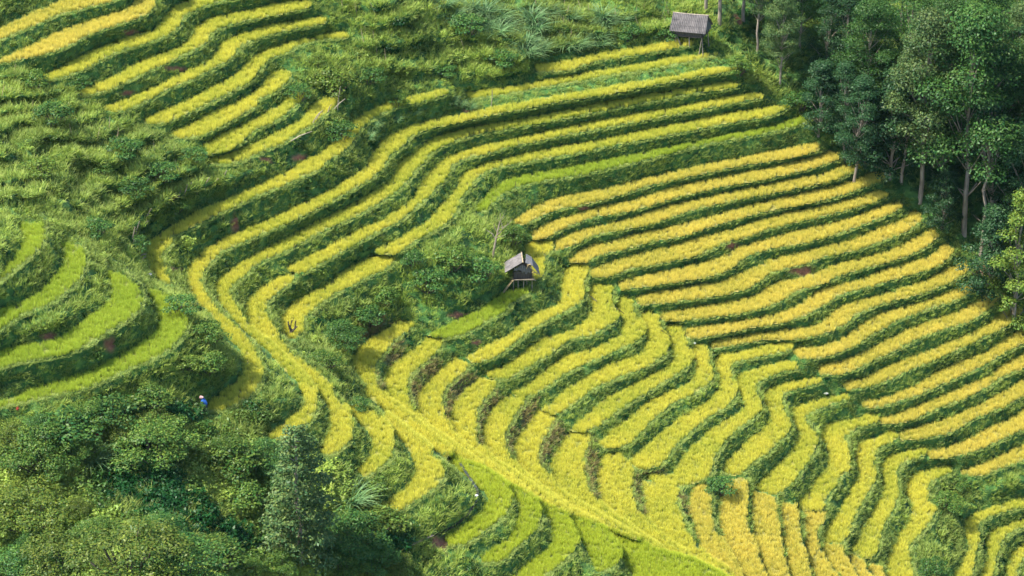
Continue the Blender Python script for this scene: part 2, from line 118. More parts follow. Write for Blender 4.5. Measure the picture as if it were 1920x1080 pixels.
# smooth lie of the hill (m), one sample every 60 photo pixels from (-90,-90)
HILL='''24.4 24.0 23.5 23.0 22.5 21.9 20.5 19.4 19.6 19.6 19.4 19.1 18.5 17.7 16.8 16.0 15.3 14.7 14.1 13.7 13.3 13.0 12.7 12.3 11.8 11.2 10.6 9.9 9.2 8.5 7.8 7.2 6.6 6.1 5.6 5.2
23.4 22.9 22.4 21.9 21.3 20.8 20.0 19.0 18.7 18.4 18.1 17.8 17.3 16.6 15.7 14.8 14.1 13.5 13.0 12.6 12.2 11.9 11.6 11.3 10.8 10.2 9.5 8.8 8.1 7.4 6.7 6.1 5.6 5.0 4.5 4.1
22.3 21.8 21.1 20.5 20.1 19.8 19.2 18.1 17.3 16.8 16.4 16.1 15.8 15.1 14.3 13.4 12.7 12.1 11.7 11.3 10.9 10.6 10.4 10.1 9.7 9.0 8.3 7.6 6.8 6.1 5.5 4.9 4.3 3.8 3.2 2.8
21.1 20.4 19.9 19.4 18.9 18.2 17.7 17.1 16.3 15.4 14.8 14.3 13.8 13.4 12.6 11.8 11.2 10.6 10.2 9.8 9.4 9.1 8.9 8.6 8.3 7.8 7.1 6.3 5.5 4.8 4.2 3.6 3.0 2.5 2.0 1.5
19.4 18.9 18.3 18.0 17.5 16.9 16.3 15.7 15.0 14.4 13.5 12.9 12.3 11.5 10.7 10.1 9.5 9.0 8.5 8.2 7.8 7.5 7.2 6.8 6.5 6.2 5.7 5.0 4.2 3.5 2.9 2.3 1.7 1.1 0.6 0.2
18.7 18.2 17.5 16.8 16.0 15.5 15.0 14.4 13.8 13.2 12.6 11.8 10.9 9.7 8.9 8.2 7.7 7.2 6.9 6.5 6.1 5.8 5.4 5.1 4.7 4.4 4.0 3.4 2.8 2.2 1.6 0.9 0.3 -0.2 -0.7 -1.2
18.6 18.0 17.1 16.1 15.1 14.3 13.5 13.0 12.6 12.1 11.5 10.7 9.7 8.5 7.4 6.6 6.0 5.5 5.1 4.8 4.5 4.1 3.8 3.4 3.0 2.6 2.2 1.7 1.3 0.8 0.2 -0.4 -1.1 -1.6 -2.1 -2.6
18.8 18.2 17.2 15.8 14.5 13.4 12.5 11.7 11.2 10.7 10.0 9.3 8.4 7.6 6.6 5.6 4.6 3.8 3.4 3.1 2.8 2.4 1.9 1.5 1.1 0.8 0.5 0.1 -0.4 -0.8 -1.2 -1.9 -2.6 -3.1 -3.6 -4.0
19.3 18.9 18.2 16.5 14.4 12.8 11.6 10.7 10.0 9.3 8.5 7.8 7.1 6.4 5.6 4.7 3.8 2.7 2.0 1.4 1.1 0.7 0.3 -0.1 -0.4 -0.8 -1.1 -1.4 -1.8 -2.3 -2.9 -3.5 -4.1 -4.6 -5.0 -5.4
19.4 19.2 18.6 17.4 15.1 12.7 10.8 9.6 8.6 7.8 7.1 6.4 5.7 5.0 4.4 3.7 2.8 1.8 0.7 0.1 -0.5 -0.8 -1.1 -1.4 -1.8 -2.2 -2.6 -2.9 -3.2 -3.7 -4.2 -4.8 -5.5 -6.0 -6.5 -7.0
18.9 18.5 17.7 16.8 16.1 14.3 11.6 9.0 7.5 6.5 5.7 5.1 4.2 3.6 3.0 2.4 1.8 1.2 0.4 -1.0 -1.7 -2.1 -2.4 -2.6 -2.9 -3.4 -3.9 -4.2 -4.6 -5.0 -5.4 -6.0 -6.7 -7.3 -8.0 -8.5
17.6 16.9 16.4 16.0 15.4 14.7 13.8 11.5 8.2 5.8 4.7 3.7 3.0 2.2 1.5 1.1 0.5 -0.2 -0.8 -1.4 -2.3 -3.3 -3.8 -4.0 -4.2 -4.5 -4.9 -5.4 -5.9 -6.4 -6.8 -7.4 -8.0 -8.8 -9.5 -10.2
16.2 16.0 15.3 15.0 14.6 14.0 13.1 12.4 10.8 7.8 5.2 3.0 1.7 0.7 0.1 -0.4 -0.7 -1.2 -1.9 -2.5 -2.9 -3.5 -4.4 -5.2 -5.7 -6.0 -6.2 -6.5 -7.0 -7.6 -8.2 -8.7 -9.3 -10.1 -10.9 -11.4
15.0 14.6 14.2 13.8 13.3 12.7 12.1 11.4 10.6 9.2 7.5 4.8 2.1 0.1 -0.7 -1.3 -1.9 -2.3 -2.9 -3.5 -4.0 -4.4 -4.8 -5.5 -6.6 -7.3 -7.7 -7.9 -8.3 -8.9 -9.5 -10.1 -10.7 -11.4 -12.1 -12.6
13.6 13.2 12.6 12.3 11.9 11.3 10.6 9.8 8.9 8.4 7.7 6.4 4.4 1.5 -0.7 -1.9 -2.7 -3.3 -3.8 -4.3 -4.9 -5.3 -5.8 -6.2 -6.8 -7.7 -8.9 -9.6 -10.0 -10.4 -10.9 -11.4 -12.0 -12.6 -13.3 -13.7
11.9 11.5 11.1 10.8 10.4 9.9 9.2 8.4 7.7 7.2 6.4 5.9 5.1 3.9 1.9 -0.8 -2.6 -3.7 -4.5 -5.1 -5.6 -6.0 -6.5 -7.0 -7.5 -8.2 -8.9 -10.5 -11.4 -12.0 -12.3 -12.7 -13.3 -13.8 -14.4 -14.8
10.6 10.3 9.9 9.5 9.0 8.5 7.9 7.3 6.6 6.0 5.3 4.8 4.4 3.7 3.1 1.8 -0.7 -2.8 -4.6 -5.6 -6.2 -6.7 -7.0 -7.5 -8.1 -8.8 -9.6 -10.5 -11.6 -12.9 -13.9 -14.3 -14.6 -15.1 -15.6 -16.1
9.5 9.1 8.7 8.2 7.8 7.3 6.7 6.1 5.5 4.9 4.3 3.7 3.2 2.7 2.3 1.7 1.1 -0.5 -2.4 -4.7 -6.0 -6.7 -7.4 -7.8 -8.5 -9.3 -10.1 -11.2 -12.1 -13.1 -14.5 -15.8 -16.2 -16.7 -17.2 -17.7
8.3 7.9 7.5 7.1 6.6 6.1 5.5 5.0 4.4 3.8 3.2 2.7 2.1 1.5 1.1 0.5 -0.2 -0.7 -1.4 -2.6 -4.2 -5.7 -7.0 -7.6 -8.5 -9.2 -10.2 -11.6 -12.6 -13.7 -14.7 -15.7 -17.3 -18.2 -19.0 -19.6
7.1 6.8 6.3 5.9 5.4 4.9 4.4 3.8 3.3 2.7 2.1 1.6 1.0 0.4 -0.0 -0.7 -1.2 -1.6 -2.3 -2.7 -3.3 -4.4 -5.3 -6.1 -7.5 -8.9 -10.0 -11.3 -12.7 -14.1 -15.3 -16.1 -17.5 -19.2 -20.4 -21.0
6.0 5.6 5.2 4.8 4.3 3.8 3.3 2.7 2.2 1.6 1.0 0.5 -0.1 -0.6 -1.1 -1.5 -1.9 -2.5 -2.7 -3.4 -3.4 -3.3 -5.0 -5.2 -5.5 -7.5 -9.6 -11.0 -11.9 -13.5 -15.0 -16.7 -17.9 -19.7 -21.2 -21.9
5.0 4.7 4.2 3.8 3.3 2.8 2.3 1.7 1.2 0.6 0.1 -0.5 -1.0 -1.5 -2.0 -2.3 -2.8 -2.9 -3.5 -3.8 -3.6 -2.8 -4.0 -5.3 -5.2 -7.0 -9.2 -10.7 -11.3 -13.1 -14.7 -17.0 -18.3 -20.3 -21.7 -22.5'''

import numpy as np, math
W,H=1920.,1080.
FPX=5320.; PITCH=math.radians(30.); DIST=231.
CAMZ=DIST*math.sin(PITCH); CAMY=-DIST*math.cos(PITCH)
def parse():
    out=[]
    for l in TREADS.strip().splitlines():
        n,col,lab,b,f=l.split('|')
        P=[np.array([[float(q) for q in s.split(',')] for s in t.split()]) for t in (b,f)]
        out.append([n,col,lab]+[extend(p) for p in P])
    return out
def edge(p):
    return p[0]<=16 or p[0]>=1918 or p[1]<=2 or p[1]>=1078
def extend(P,L=90):
    P=[p for p in P]
    for e in (0,-1):
        p=P[e]; q=P[1] if e==0 else P[-2]
        if edge(p):
            d=p-q; d=d/np.hypot(*d); 
            n=p+d*L
            P=[n]+P if e==0 else P+[n]
    return np.array(P)
def smooth(P,step=6.):
    # centripetal-ish Catmull-Rom
    if len(P)<3: return P
    Q=np.vstack([2*P[0]-P[1],P,2*P[-1]-P[-2]]); out=[]
    for i in range(1,len(Q)-2):
        a,b,c,d=Q[i-1:i+3]; n=max(1,int(np.hypot(*(c-b))/step))
        for k in range(n):
            t=k/n
            lbc=np.hypot(*(c-b))+1e-6
            m1=(c-a)/(np.hypot(*(c-b))+np.hypot(*(b-a))+1e-6)*lbc; m2=(d-b)/(np.hypot(*(d-c))+np.hypot(*(c-b))+1e-6)*lbc
            h=[2*t**3-3*t*t+1,t**3-2*t*t+t,-2*t**3+3*t*t,t**3-t*t]
            out.append(h[0]*b+h[1]*m1+h[2]*c+h[3]*m2)
    out.append(Q[-2]); return np.array(out)
def fillpoly(mask,poly,val,x0,y0,s):
    """even-odd scanline fill; grid sample (i,j) at (x0+j*s, y0+i*s)"""
    hh,ww=mask.shape
    px=(poly[:,0]-x0)/s; py=(poly[:,1]-y0)/s
    qx=np.roll(px,-1); qy=np.roll(py,-1)
    for i in range(max(0,int(math.ceil(py.min()))),min(hh-1,int(py.max()))+1):
        m=(py<=i)!=(qy<=i)
        if not m.any(): continue
        xs=np.sort(px[m]+(i-py[m])*(qx[m]-px[m])/(qy[m]-py[m]))
        for a,b in zip(xs[::2],xs[1::2]):
            ja=max(0,int(math.ceil(a))); jb=min(ww-1,int(math.floor(b)))
            if jb>=ja: mask[i,ja:jb+1]=val
def ray(u,v):
    """world ray direction for photo pixel (u,v)"""
    a=(u-W/2)/FPX; b=-(v-H/2)/FPX
    cp,sp=math.cos(PITCH),math.sin(PITCH)
    return a, cp+b*sp, -sp+b*cp
def world(u,v,z):
    dx,dy,dz=ray(u,v)
    t=(z-CAMZ)/dz
    return t*dx, CAMY+t*dy, z+0*t

# ---------------------------------------------------------------- terrain
TR=parse(); NT=len(TR)
S1=1.5                                   # fine mask of the terraces
MX0,MY0=-60.,-60.; MW=int((W+120)/S1)+1; MH=int((H+120)/S1)+1
mask=np.zeros((MH,MW),np.int32)
CURV=[]
for i,t in enumerate(TR):
    b,f=smooth(t[3]),smooth(t[4]); CURV.append((b,f))
    fillpoly(mask,np.vstack([b,f[::-1]]),i+1,MX0,MY0,S1)
def dilate(m,n):
    for _ in range(n):
        o=m.copy()
        for dy,dx in ((0,1),(0,-1),(1,0),(-1,0)):
            sft=np.roll(m,(dy,dx),(0,1)); k=(o==0)&(sft>0); o[k]=sft[k]
        m=o
    return m
mask=dilate(mask,2)
_d=dilate(mask,1); _o=np.array([False]+[t[1]=='o' for t in TR]); mask=np.where((mask==0)&_o[_d],_d,mask)
# along the crest of the spur the plots touch each other
_yy,_xx=np.mgrid[0:MH,0:MW]; _u=MX0+_xx*S1; _v=MY0+_yy*S1
_ln=np.interp(_u,[470,520,620,700,850,1000,1200,1400],[610,668,735,762,850,925,1010,1100])
ridge=(np.abs(_v-_ln)<24)&(_u>470)&(_u<1400)&~((_u>625)&(_u<850)&(_v>_ln-8-(_u-700)*.0)&(_u<720))
_d=dilate(mask,5); mask=np.where(ridge&(mask==0),_d,mask)
def mlook(u,v):
    j=np.clip(np.round((u-MX0)/S1).astype(int),0,MW-1); i=np.clip(np.round((v-MY0)/S1).astype(int),0,MH-1)
    return mask[i,j]
HC=np.array([[float(q) for q in r.split()] for r in HILL.strip().splitlines()])
HU=-90+60.*np.arange(HC.shape[1]); HV=-90+60.*np.arange(HC.shape[0])
def bicoarse(u,v):
    uc=np.clip(u,HU[0],HU[-1]-1e-3); vc=np.clip(v,HV[0],HV[-1]-1e-3)
    a=(uc-HU[0])/60; b=(vc-HV[0])/60; j=a.astype(int); i=b.astype(int)
    a=a-j; b=b-i
    z=(HC[i,j]*(1-a)+HC[i,j+1]*a)*(1-b)+(HC[i+1,j]*(1-a)+HC[i+1,j+1]*a)*b
    return z-0.0085*(u-uc)-0.0165*(v-vc)
G=2.5
gu=np.arange(-60,1981,G); gv=np.arange(-60,1141,G)
def grow(a,step,n,f,sign):
    out=[]; x=a
    for k in range(n): step*=f; x+=sign*step; out.append(x)
    return out
gu=np.array(grow(gu[0],G,17,1.32,-1)[::-1]+list(gu)+grow(gu[-1],G,17,1.32,1))
gv=np.array(grow(gv[0],G,17,1.28,-1)[::-1]+list(gv)+grow(gv[-1],G,16,1.25,1))
NU,NV=len(gu),len(gv)
GU,GV=np.meshgrid(gu,gv)
inside=(GU>=-60)&(GU<=1980)&(GV>=-60)&(GV<=1140)
gm=np.where(inside,mlook(GU,GV),0)
lev=np.array([0]+[LEVEL[t[0]] for t in TR])
def relax(zc,fixed,val,n):
    d=np.where(fixed,val-zc,0.); free=~fixed
    for _ in range(n):
        a=np.empty_like(d); a[1:-1,1:-1]=(d[:-2,1:-1]+d[2:,1:-1]+d[1:-1,:-2]+d[1:-1,2:])*.25
        a[0]=a[1]*.97; a[-1]=a[-2]*.97; a[:,0]=a[:,1]*.97; a[:,-1]=a[:,-2]*.97
        d[free]=a[free]
    return d
# coarse-to-fine harmonic blend between the level terraces
ZC=bicoarse(GU,GV); fixed=gm>0; val=lev[gm]
D=None
for st in (8,4,2,1):
    f=fixed[::st,::st]; zc=ZC[::st,::st]; vv=val[::st,::st]
    if D is None: D=relax(zc,f,vv,260)
    else:
        up=np.repeat(np.repeat(D,2,0),2,1)[:f.shape[0],:f.shape[1]]
        if up.shape!=f.shape: up=np.pad(up,((0,f.shape[0]-up.shape[0]),(0,f.shape[1]-up.shape[1])),mode='edge')
        d=np.where(f,vv-zc,up); free=~f
        for _ in range({4:90,2:60,1:40}[st]):
            a=d.copy(); a[1:-1,1:-1]=(d[:-2,1:-1]+d[2:,1:-1]+d[1:-1,:-2]+d[1:-1,2:])*.25
            d[free]=a[free]
        D=d
GZ=ZC+D
def vnoise(x,y,sc,seed):
    r=np.random.default_rng(seed); tab=r.random((256,256))
    X=x/sc+1000; Y=y/sc+1000; i=np.floor(X).astype(int); j=np.floor(Y).astype(int); a=X-i; b=Y-j
    a=a*a*(3-2*a); b=b*b*(3-2*b); i&=255; j&=255; i1=(i+1)&255; j1=(j+1)&255
    return (tab[i,j]*(1-a)+tab[i1,j]*a)*(1-b)+(tab[i,j1]*(1-a)+tab[i1,j1]*a)*b
WX,WY,_=world(GU,GV,GZ)
# distance (photo px, rough) from the nearest terrace
def blurbox(a,k):
    p=np.pad(a,k,mode='edge'); c=np.cumsum(np.cumsum(np.pad(p,((1,0),(1,0))),0),1); n=2*k+1
    return (c[n:,n:]-c[:-n,n:]-c[n:,:-n]+c[:-n,:-n])/n/n
tb=blurbox((gm>0).astype(float),9)
VEG=np.clip(1-tb*7,0,1)*(gm==0)           # 1 = open weedy ground away from terraces
VEG=np.where(inside,VEG,1.)
# lumps of earth and roots on every bank, larger in the weedy ground
_tb4=blurbox((gm>0).astype(float),5)
def TBF(u,v):
    return _tb4[np.clip(np.searchsorted(gv,v),0,NV-1),np.clip(np.searchsorted(gu,u),0,NU-1)]
bump=(vnoise(WX,WY,.7,1)-.5)*(.08+.1*VEG)+(vnoise(WX,WY,2.2,2)-.5)*(.12+.15*VEG)+VEG*(vnoise(WX,WY,4.5,3)-.5)*1.1
nzr=(vnoise(WX,WY,6.,4)-.5)*2.0+(vnoise(WX,WY,2.,6)-.5)*.5
PHL=(GV+.52*GU)/50+nzr; PHT=(GV+.10*GU)/40+nzr
WL=np.clip((430-GU)/60,0,1)*np.clip(1-((200-GU)/60)*((GV-370)/40)*((GU<200)&(GV>370)),0,1)*np.clip((GV-110)/40,0,1)*np.clip((500-GV)/50,0,1); WT=.5*np.clip((GU-640)/60,0,1)*np.clip((1330-GU)/80,0,1)*np.clip((170-GV)/40,0,1)
def step(p): f=p-np.floor(p); return f                      # 0 at the back edge of an old step, 1 at its lip
ROWS=np.where(WL>WT,step(PHL),step(PHT)); ROWW=np.maximum(WL,WT)*VEG
bump=bump+ROWW*(np.where(ROWS<.55,0,(ROWS-.55)/.45)*-.0+.9*np.clip(ROWS/.6,0,1)*np.clip((1-ROWS)/.4,0,1))
edgek=np.clip(1-blurbox((gm>0).astype(float),1)*1.6,0,1)
GZ=GZ+bump*edgek*(gm==0)
WX,WY,WZ=world(GU,GV,GZ)
# bare earth scars and red paths: (u, v, half width, half height)
SOIL=[(1372,462,13,8),(1505,507,22,9),(1097,392,10,4),(438,416,7,18),(1838,505,9,12),(1855,528,9,10),(1872,546,10,10),
 (565,298,14,8),(207,645,12,14),(95,632,16,7),(880,210,10,8),(820,1020,22,14),(1385,38,10,8),(862,592,20,5),(330,372,6,5),
 (245,62,16,5),(330,130,20,5),(240,175,14,5),(890,640,10,5),(330,505,10,6),(500,300,8,5),(1000,55,10,5)]
FANB=[(712,735,14,22),(735,650,16,40),(775,735,10,45),(800,690,22,25),(842,765,14,50),(865,722,26,20),(897,790,12,40),(925,760,24,22),
 (955,815,14,40),(990,775,18,25),(1015,850,14,35),(1035,815,18,25),(1105,865,13,45),(1110,920,14,25),(1190,915,12,45),(1272,940,10,50),(1225,888,18,6),
 (690,640,20,26),(700,610,26,18),(1215,960,8,30)]
def blob(u,v,L):
    s=np.zeros(np.shape(u))
    for (a,b,c,d) in L: s=np.maximum(s,np.clip(1.5-np.sqrt(((u-a)/c)**2+((v-b)/d)**2),0,1))
    return s
jit=(vnoise(WX,WY,.5,5)-.5)*14
SO=blob(GU+jit,GV+jit*.6,SOIL)*(gm==0); FB=blob(GU+jit,GV,FANB)*(gm==0)

def gridmesh(name,cells,mat,attrs=()):
    """mesh from the True cells of the terrain grid"""
    I,J=np.nonzero(cells)
    q=np.stack([I*NU+J,(I+1)*NU+J,(I+1)*NU+J+1,I*NU+J+1],1)
    uq,inv=np.unique(q,return_inverse=True); inv=inv.reshape(q.shape)
    co=np.stack([WX.ravel()[uq],WY.ravel()[uq],WZ.ravel()[uq]],1)
    me=bpy.data.meshes.new(name); me.vertices.add(len(uq)); me.vertices.foreach_set('co',co.ravel())
    me.loops.add(q.size); me.loops.foreach_set('vertex_index',inv.ravel().astype(np.int32))
    me.polygons.add(len(q)); me.polygons.foreach_set('loop_start',np.arange(0,q.size,4,dtype=np.int32)); 
    me.update(calc_edges=True); me.shade_smooth() if hasattr(me,'shade_smooth') else None
    for an,arr in attrs:
        a=me.attributes.new(an,'FLOAT','POINT'); a.data.foreach_set('value',arr.ravel()[uq].astype(np.float32))
    me.materials.append(mat)
    return me
# ---------------------------------------------------------------- materials
def newmat(name):
    m=bpy.data.materials.new(name); m.use_nodes=True; m.node_tree.nodes.clear(); return m,m.node_tree.nodes,m.node_tree.links
def leafmat(name,c0,c1,c2=None,trans=.35,var=.22,gloss=0.01):
    """tint (per plant) runs c0..c1, 'tip' (along a blade) towards c2"""
    m,N,L=newmat(name)
    at=N.new('ShaderNodeAttribute'); at.attribute_type='INSTANCER'; at.attribute_name='tint'
    oi=N.new('ShaderNodeObjectInfo')
    mx=N.new('ShaderNodeMix'); mx.data_type='RGBA'; mx.inputs[6].default_value=(*c0,1); mx.inputs[7].default_value=(*c1,1)
    L.new(at.outputs['Fac'],mx.inputs[0]); col=mx.outputs[2]
    if c2 is not None:
        tp=N.new('ShaderNodeAttribute'); tp.attribute_name='tip'
        m2=N.new('ShaderNodeMix'); m2.data_type='RGBA'; m2.inputs[7].default_value=(*c2,1)
        L.new(tp.outputs['Fac'],m2.inputs[0]); L.new(col,m2.inputs[6]); col=m2.outputs[2]
    hs=N.new('ShaderNodeHueSaturation')
    mr=N.new('ShaderNodeMapRange'); mr.inputs[3].default_value=1-var; mr.inputs[4].default_value=1+var
    gn=N.new('ShaderNodeNewGeometry'); ad=N.new('ShaderNodeMath'); ad.operation='ADD'
    L.new(oi.outputs['Random'],ad.inputs[0]); L.new(gn.outputs['Random Per Island'],ad.inputs[1])
    hf=N.new('ShaderNodeMath'); hf.operation='MULTIPLY'; hf.inputs[1].default_value=.5
    L.new(ad.outputs[0],hf.inputs[0]); L.new(hf.outputs[0],mr.inputs[0]); L.new(mr.outputs[0],hs.inputs['Value'])
    hm=N.new('ShaderNodeMapRange'); hm.inputs[3].default_value=.485; hm.inputs[4].default_value=.515
    L.new(gn.outputs['Random Per Island'],hm.inputs[0]); L.new(hm.outputs[0],hs.inputs['Hue'])
    L.new(col,hs.inputs['Color'])
    d=N.new('ShaderNodeBsdfDiffuse'); t=N.new('ShaderNodeBsdfTranslucent'); L.new(hs.outputs[0],d.inputs[0]); L.new(hs.outputs[0],t.inputs[0])
    ms=N.new('ShaderNodeMixShader'); ms.inputs[0].default_value=trans; L.new(d.outputs[0],ms.inputs[1]); L.new(t.outputs[0],ms.inputs[2])
    out=N.new('ShaderNodeOutputMaterial'); last=ms.outputs[0]
    if gloss>0:
        g=N.new('ShaderNodeBsdfGlossy'); g.inputs['Roughness'].default_value=.45; g.inputs[0].default_value=(.9,1,.9,1)
        m3=N.new('ShaderNodeMixShader'); m3.inputs[0].default_value=gloss; L.new(last,m3.inputs[1]); L.new(g.outputs[0],m3.inputs[2]); last=m3.outputs[0]
    L.new(last,out.inputs[0]); return m
def solid(name,c,c2=None,scale=6.,rough=.8,bump=.0,stretch=(1,1,1)):
    m,N,L=newmat(name); b=N.new('ShaderNodeBsdfPrincipled'); b.inputs['Roughness'].default_value=rough
    tc=N.new('ShaderNodeTexCoord'); mp=N.new('ShaderNodeMapping'); mp.inputs['Scale'].default_value=stretch
    nz=N.new('ShaderNodeTexNoise'); nz.inputs['Scale'].default_value=scale; nz.inputs['Detail'].default_value=5
    L.new(tc.outputs['Object'],mp.inputs[0]); L.new(mp.outputs[0],nz.inputs[0])
    cr=N.new('ShaderNodeValToRGB'); cr.color_ramp.elements[0].position=.35; cr.color_ramp.elements[1].position=.68
    cr.color_ramp.elements[0].color=(*c,1); cr.color_ramp.elements[1].color=(*(c2 or tuple(x*1.4 for x in c)),1)
    L.new(nz.outputs[0],cr.inputs[0]); L.new(cr.outputs[0],b.inputs['Base Color'])
    if bump:
        bp=N.new('ShaderNodeBump'); bp.inputs['Strength'].default_value=bump; bp.inputs['Distance'].default_value=.05
        L.new(nz.outputs[0],bp.inputs['Height']); L.new(bp.outputs[0],b.inputs['Normal'])
    o=N.new('ShaderNodeOutputMaterial'); L.new(b.outputs[0],o.inputs[0]); return m
def groundmat():
    m,N,L=newmat('hillside_turf'); b=N.new('ShaderNodeBsdfPrincipled'); b.inputs['Roughness'].default_value=1
    gp=N.new('ShaderNodeNewGeometry')
    def noise(sc,det=4):
        n=N.new('ShaderNodeTexNoise'); n.inputs['Scale'].default_value=sc; n.inputs['Detail'].default_value=det; L.new(gp.outputs['Position'],n.inputs[0]); return n.outputs[0]
    def ramp(f,stops):
        c=N.new('ShaderNodeValToRGB'); e=c.color_ramp.elements
        while len(e)<len(stops): e.new(.5)
        for x,(p,k) in zip(e,stops): x.position=p; x.color=(*k,1)
        L.new(f,c.inputs[0]); return c.outputs[0]
    grass=ramp(noise(1.4,8),[(.3,(.014,.05,.010)),(.5,(.035,.11,.018)),(.72,(.10,.19,.035))])
    soil=ramp(noise(2.5,6),[(.3,(.11,.045,.026)),(.7,(.26,.11,.06))])
    dry=ramp(noise(3.0,6),[(.3,(.04,.038,.014)),(.7,(.12,.10,.04))])
    def attr(n):
        a=N.new('ShaderNodeAttribute'); a.attribute_name=n; return a.outputs['Fac']
    def mix(f,a,c):
        x=N.new('ShaderNodeMix'); x.data_type='RGBA'; L.new(f,x.inputs[0]); L.new(a,x.inputs[6]); L.new(c,x.inputs[7]); return x.outputs[2]
    col=mix(attr('dry'),grass,dry); col=mix(attr('soil'),col,soil)
    L.new(col,b.inputs['Base Color'])
    bp=N.new('ShaderNodeBump'); bp.inputs['Strength'].default_value=.8; bp.inputs['Distance'].default_value=.15; L.new(noise(5,8),bp.inputs['Height']); L.new(bp.outputs[0],b.inputs['Normal'])
    o=N.new('ShaderNodeOutputMaterial'); L.new(b.outputs[0],o.inputs[0]); return m
M={}
M['ground']=groundmat()
RC={'y':((.40,.54,.06),(.72,.68,.12)),'o':((.52,.56,.08),(.76,.66,.15)),'g':((.32,.46,.035),(.54,.60,.07)),'l':((.31,.46,.045),(.48,.57,.075))}
for k,(a,b) in RC.items():
    M['rice_'+k]=leafmat('ripe_rice_'+k,tuple(x*.72 for x in a),tuple(x*.8 for x in b),tuple(min(1,x*1.12) for x in b),trans=.34,var=.09,gloss=.0)
    M['bed_'+k]=solid('paddy_stubble_'+k,tuple(x*.20 for x in a),tuple(x*.34 for x in b),scale=3)
M['grass']=leafmat('bank_grass',(.017,.088,.018),(.30,.42,.065),(.34,.42,.10),trans=.3,var=.35)
M['dry']=leafmat('dry_bank_grass',(.06,.085,.02),(.25,.20,.07),(.30,.25,.10),trans=.3,var=.35)
M['dyke']=leafmat('dyke_grass',(.20,.34,.06),(.38,.46,.12),(.42,.48,.15),trans=.35,var=.3)
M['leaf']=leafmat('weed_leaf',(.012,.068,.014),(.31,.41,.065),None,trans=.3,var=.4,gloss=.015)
M['reed']=leafmat('fountain_grass_blade',(.04,.15,.05),(.13,.27,.09),(.22,.34,.14),trans=.3,var=.3,gloss=.015)
M['stalk']=solid('dry_stalk',(.30,.22,.12),(.5,.40,.26),scale=4)
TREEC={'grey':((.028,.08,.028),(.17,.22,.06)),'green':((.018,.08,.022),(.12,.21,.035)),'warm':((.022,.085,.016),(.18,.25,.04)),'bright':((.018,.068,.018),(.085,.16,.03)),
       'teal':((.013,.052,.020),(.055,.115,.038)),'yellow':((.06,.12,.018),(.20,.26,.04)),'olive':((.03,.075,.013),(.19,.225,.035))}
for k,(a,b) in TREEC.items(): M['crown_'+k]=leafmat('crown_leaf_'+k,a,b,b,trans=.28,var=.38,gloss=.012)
M['bark']=solid('grey_bark',(.16,.13,.10),(.34,.29,.23),scale=3,stretch=(1,1,.3),bump=.5)
M['darkbark']=solid('dark_bark',(.035,.028,.022),(.09,.07,.05),scale=4,stretch=(1,1,.3),bump=.5)
M['deadwood']=solid('dead_wood',(.16,.13,.09),(.34,.29,.22),scale=6,stretch=(1,1,.3))
M['roofgrey']=solid('weathered_fibre_sheet',(.085,.08,.082),(.17,.155,.155),scale=2.5)
M['plank']=solid('grey_plank',(.07,.07,.075),(.22,.22,.23),scale=5,stretch=(4,4,.4))
M['plankdark']=solid('dark_plank',(.035,.03,.028),(.09,.075,.06),scale=5,stretch=(4,4,.4))
M['bamboo']=solid('bamboo_pole',(.30,.22,.11),(.50,.38,.20),scale=5)
M['water']=solid('channel_water',(.02,.025,.02),(.05,.05,.035),scale=2,rough=.08)
M['white']=solid('white_stuff',(.7,.7,.7),(.8,.8,.8))
M['stone']=solid('grey_stone',(.18,.19,.19),(.32,.33,.34),bump=.5)
M['blue']=solid('blue_jacket',(.006,.055,.26),(.012,.11,.40),scale=8)
M['trouser']=solid('dark_trousers',(.02,.022,.03),(.04,.045,.06))
M['skin']=solid('skin',(.45,.26,.17),(.5,.3,.2))
M['pink']=solid('pink_cloth',(.48,.25,.25),(.58,.38,.36))
M['red']=solid('red_cloth',(.62,.13,.10),(.7,.3,.25))
M['redleaf']=solid('red_flower',(.28,.02,.012),(.4,.05,.03))
# ---------------------------------------------------------------- object helpers
COL=scene.collection
def tag(o,label=None,cat=None,group=None,kind=None):
    if label: o['label']=label
    if cat: o['category']=cat
    if group: o['group']=group
    if kind: o['kind']=kind
    return o
def link(name,me,parent=None,loc=None):
    o=bpy.data.objects.new(name,me); COL.objects.link(o)
    if parent: o.parent=parent
    if loc is not None: o.location=loc
    return o
def empty(name,loc,rz=0):
    o=bpy.data.objects.new(name,None); COL.objects.link(o); o.location=loc; o.rotation_euler=(0,0,rz); o.empty_display_size=.3
    return o
def copy_tree(o,parent=None):
    c=o.copy(); COL.objects.link(c); c.parent=parent
    for ch in list(o.children): copy_tree(ch,c)
    return c
def arrmesh(name,V,F,mats,mi=None,attrs=(),smooth_=False):
    V=np.asarray(V,float); F=np.asarray(F)
    me=bpy.data.meshes.new(name); me.from_pydata(V.tolist(),[],F.tolist())
    for m in mats: me.materials.append(m)
    for an,a in attrs:
        at=me.attributes.new(an,'FLOAT','POINT'); at.data.foreach_set('value',np.asarray(a,np.float32))
    return me
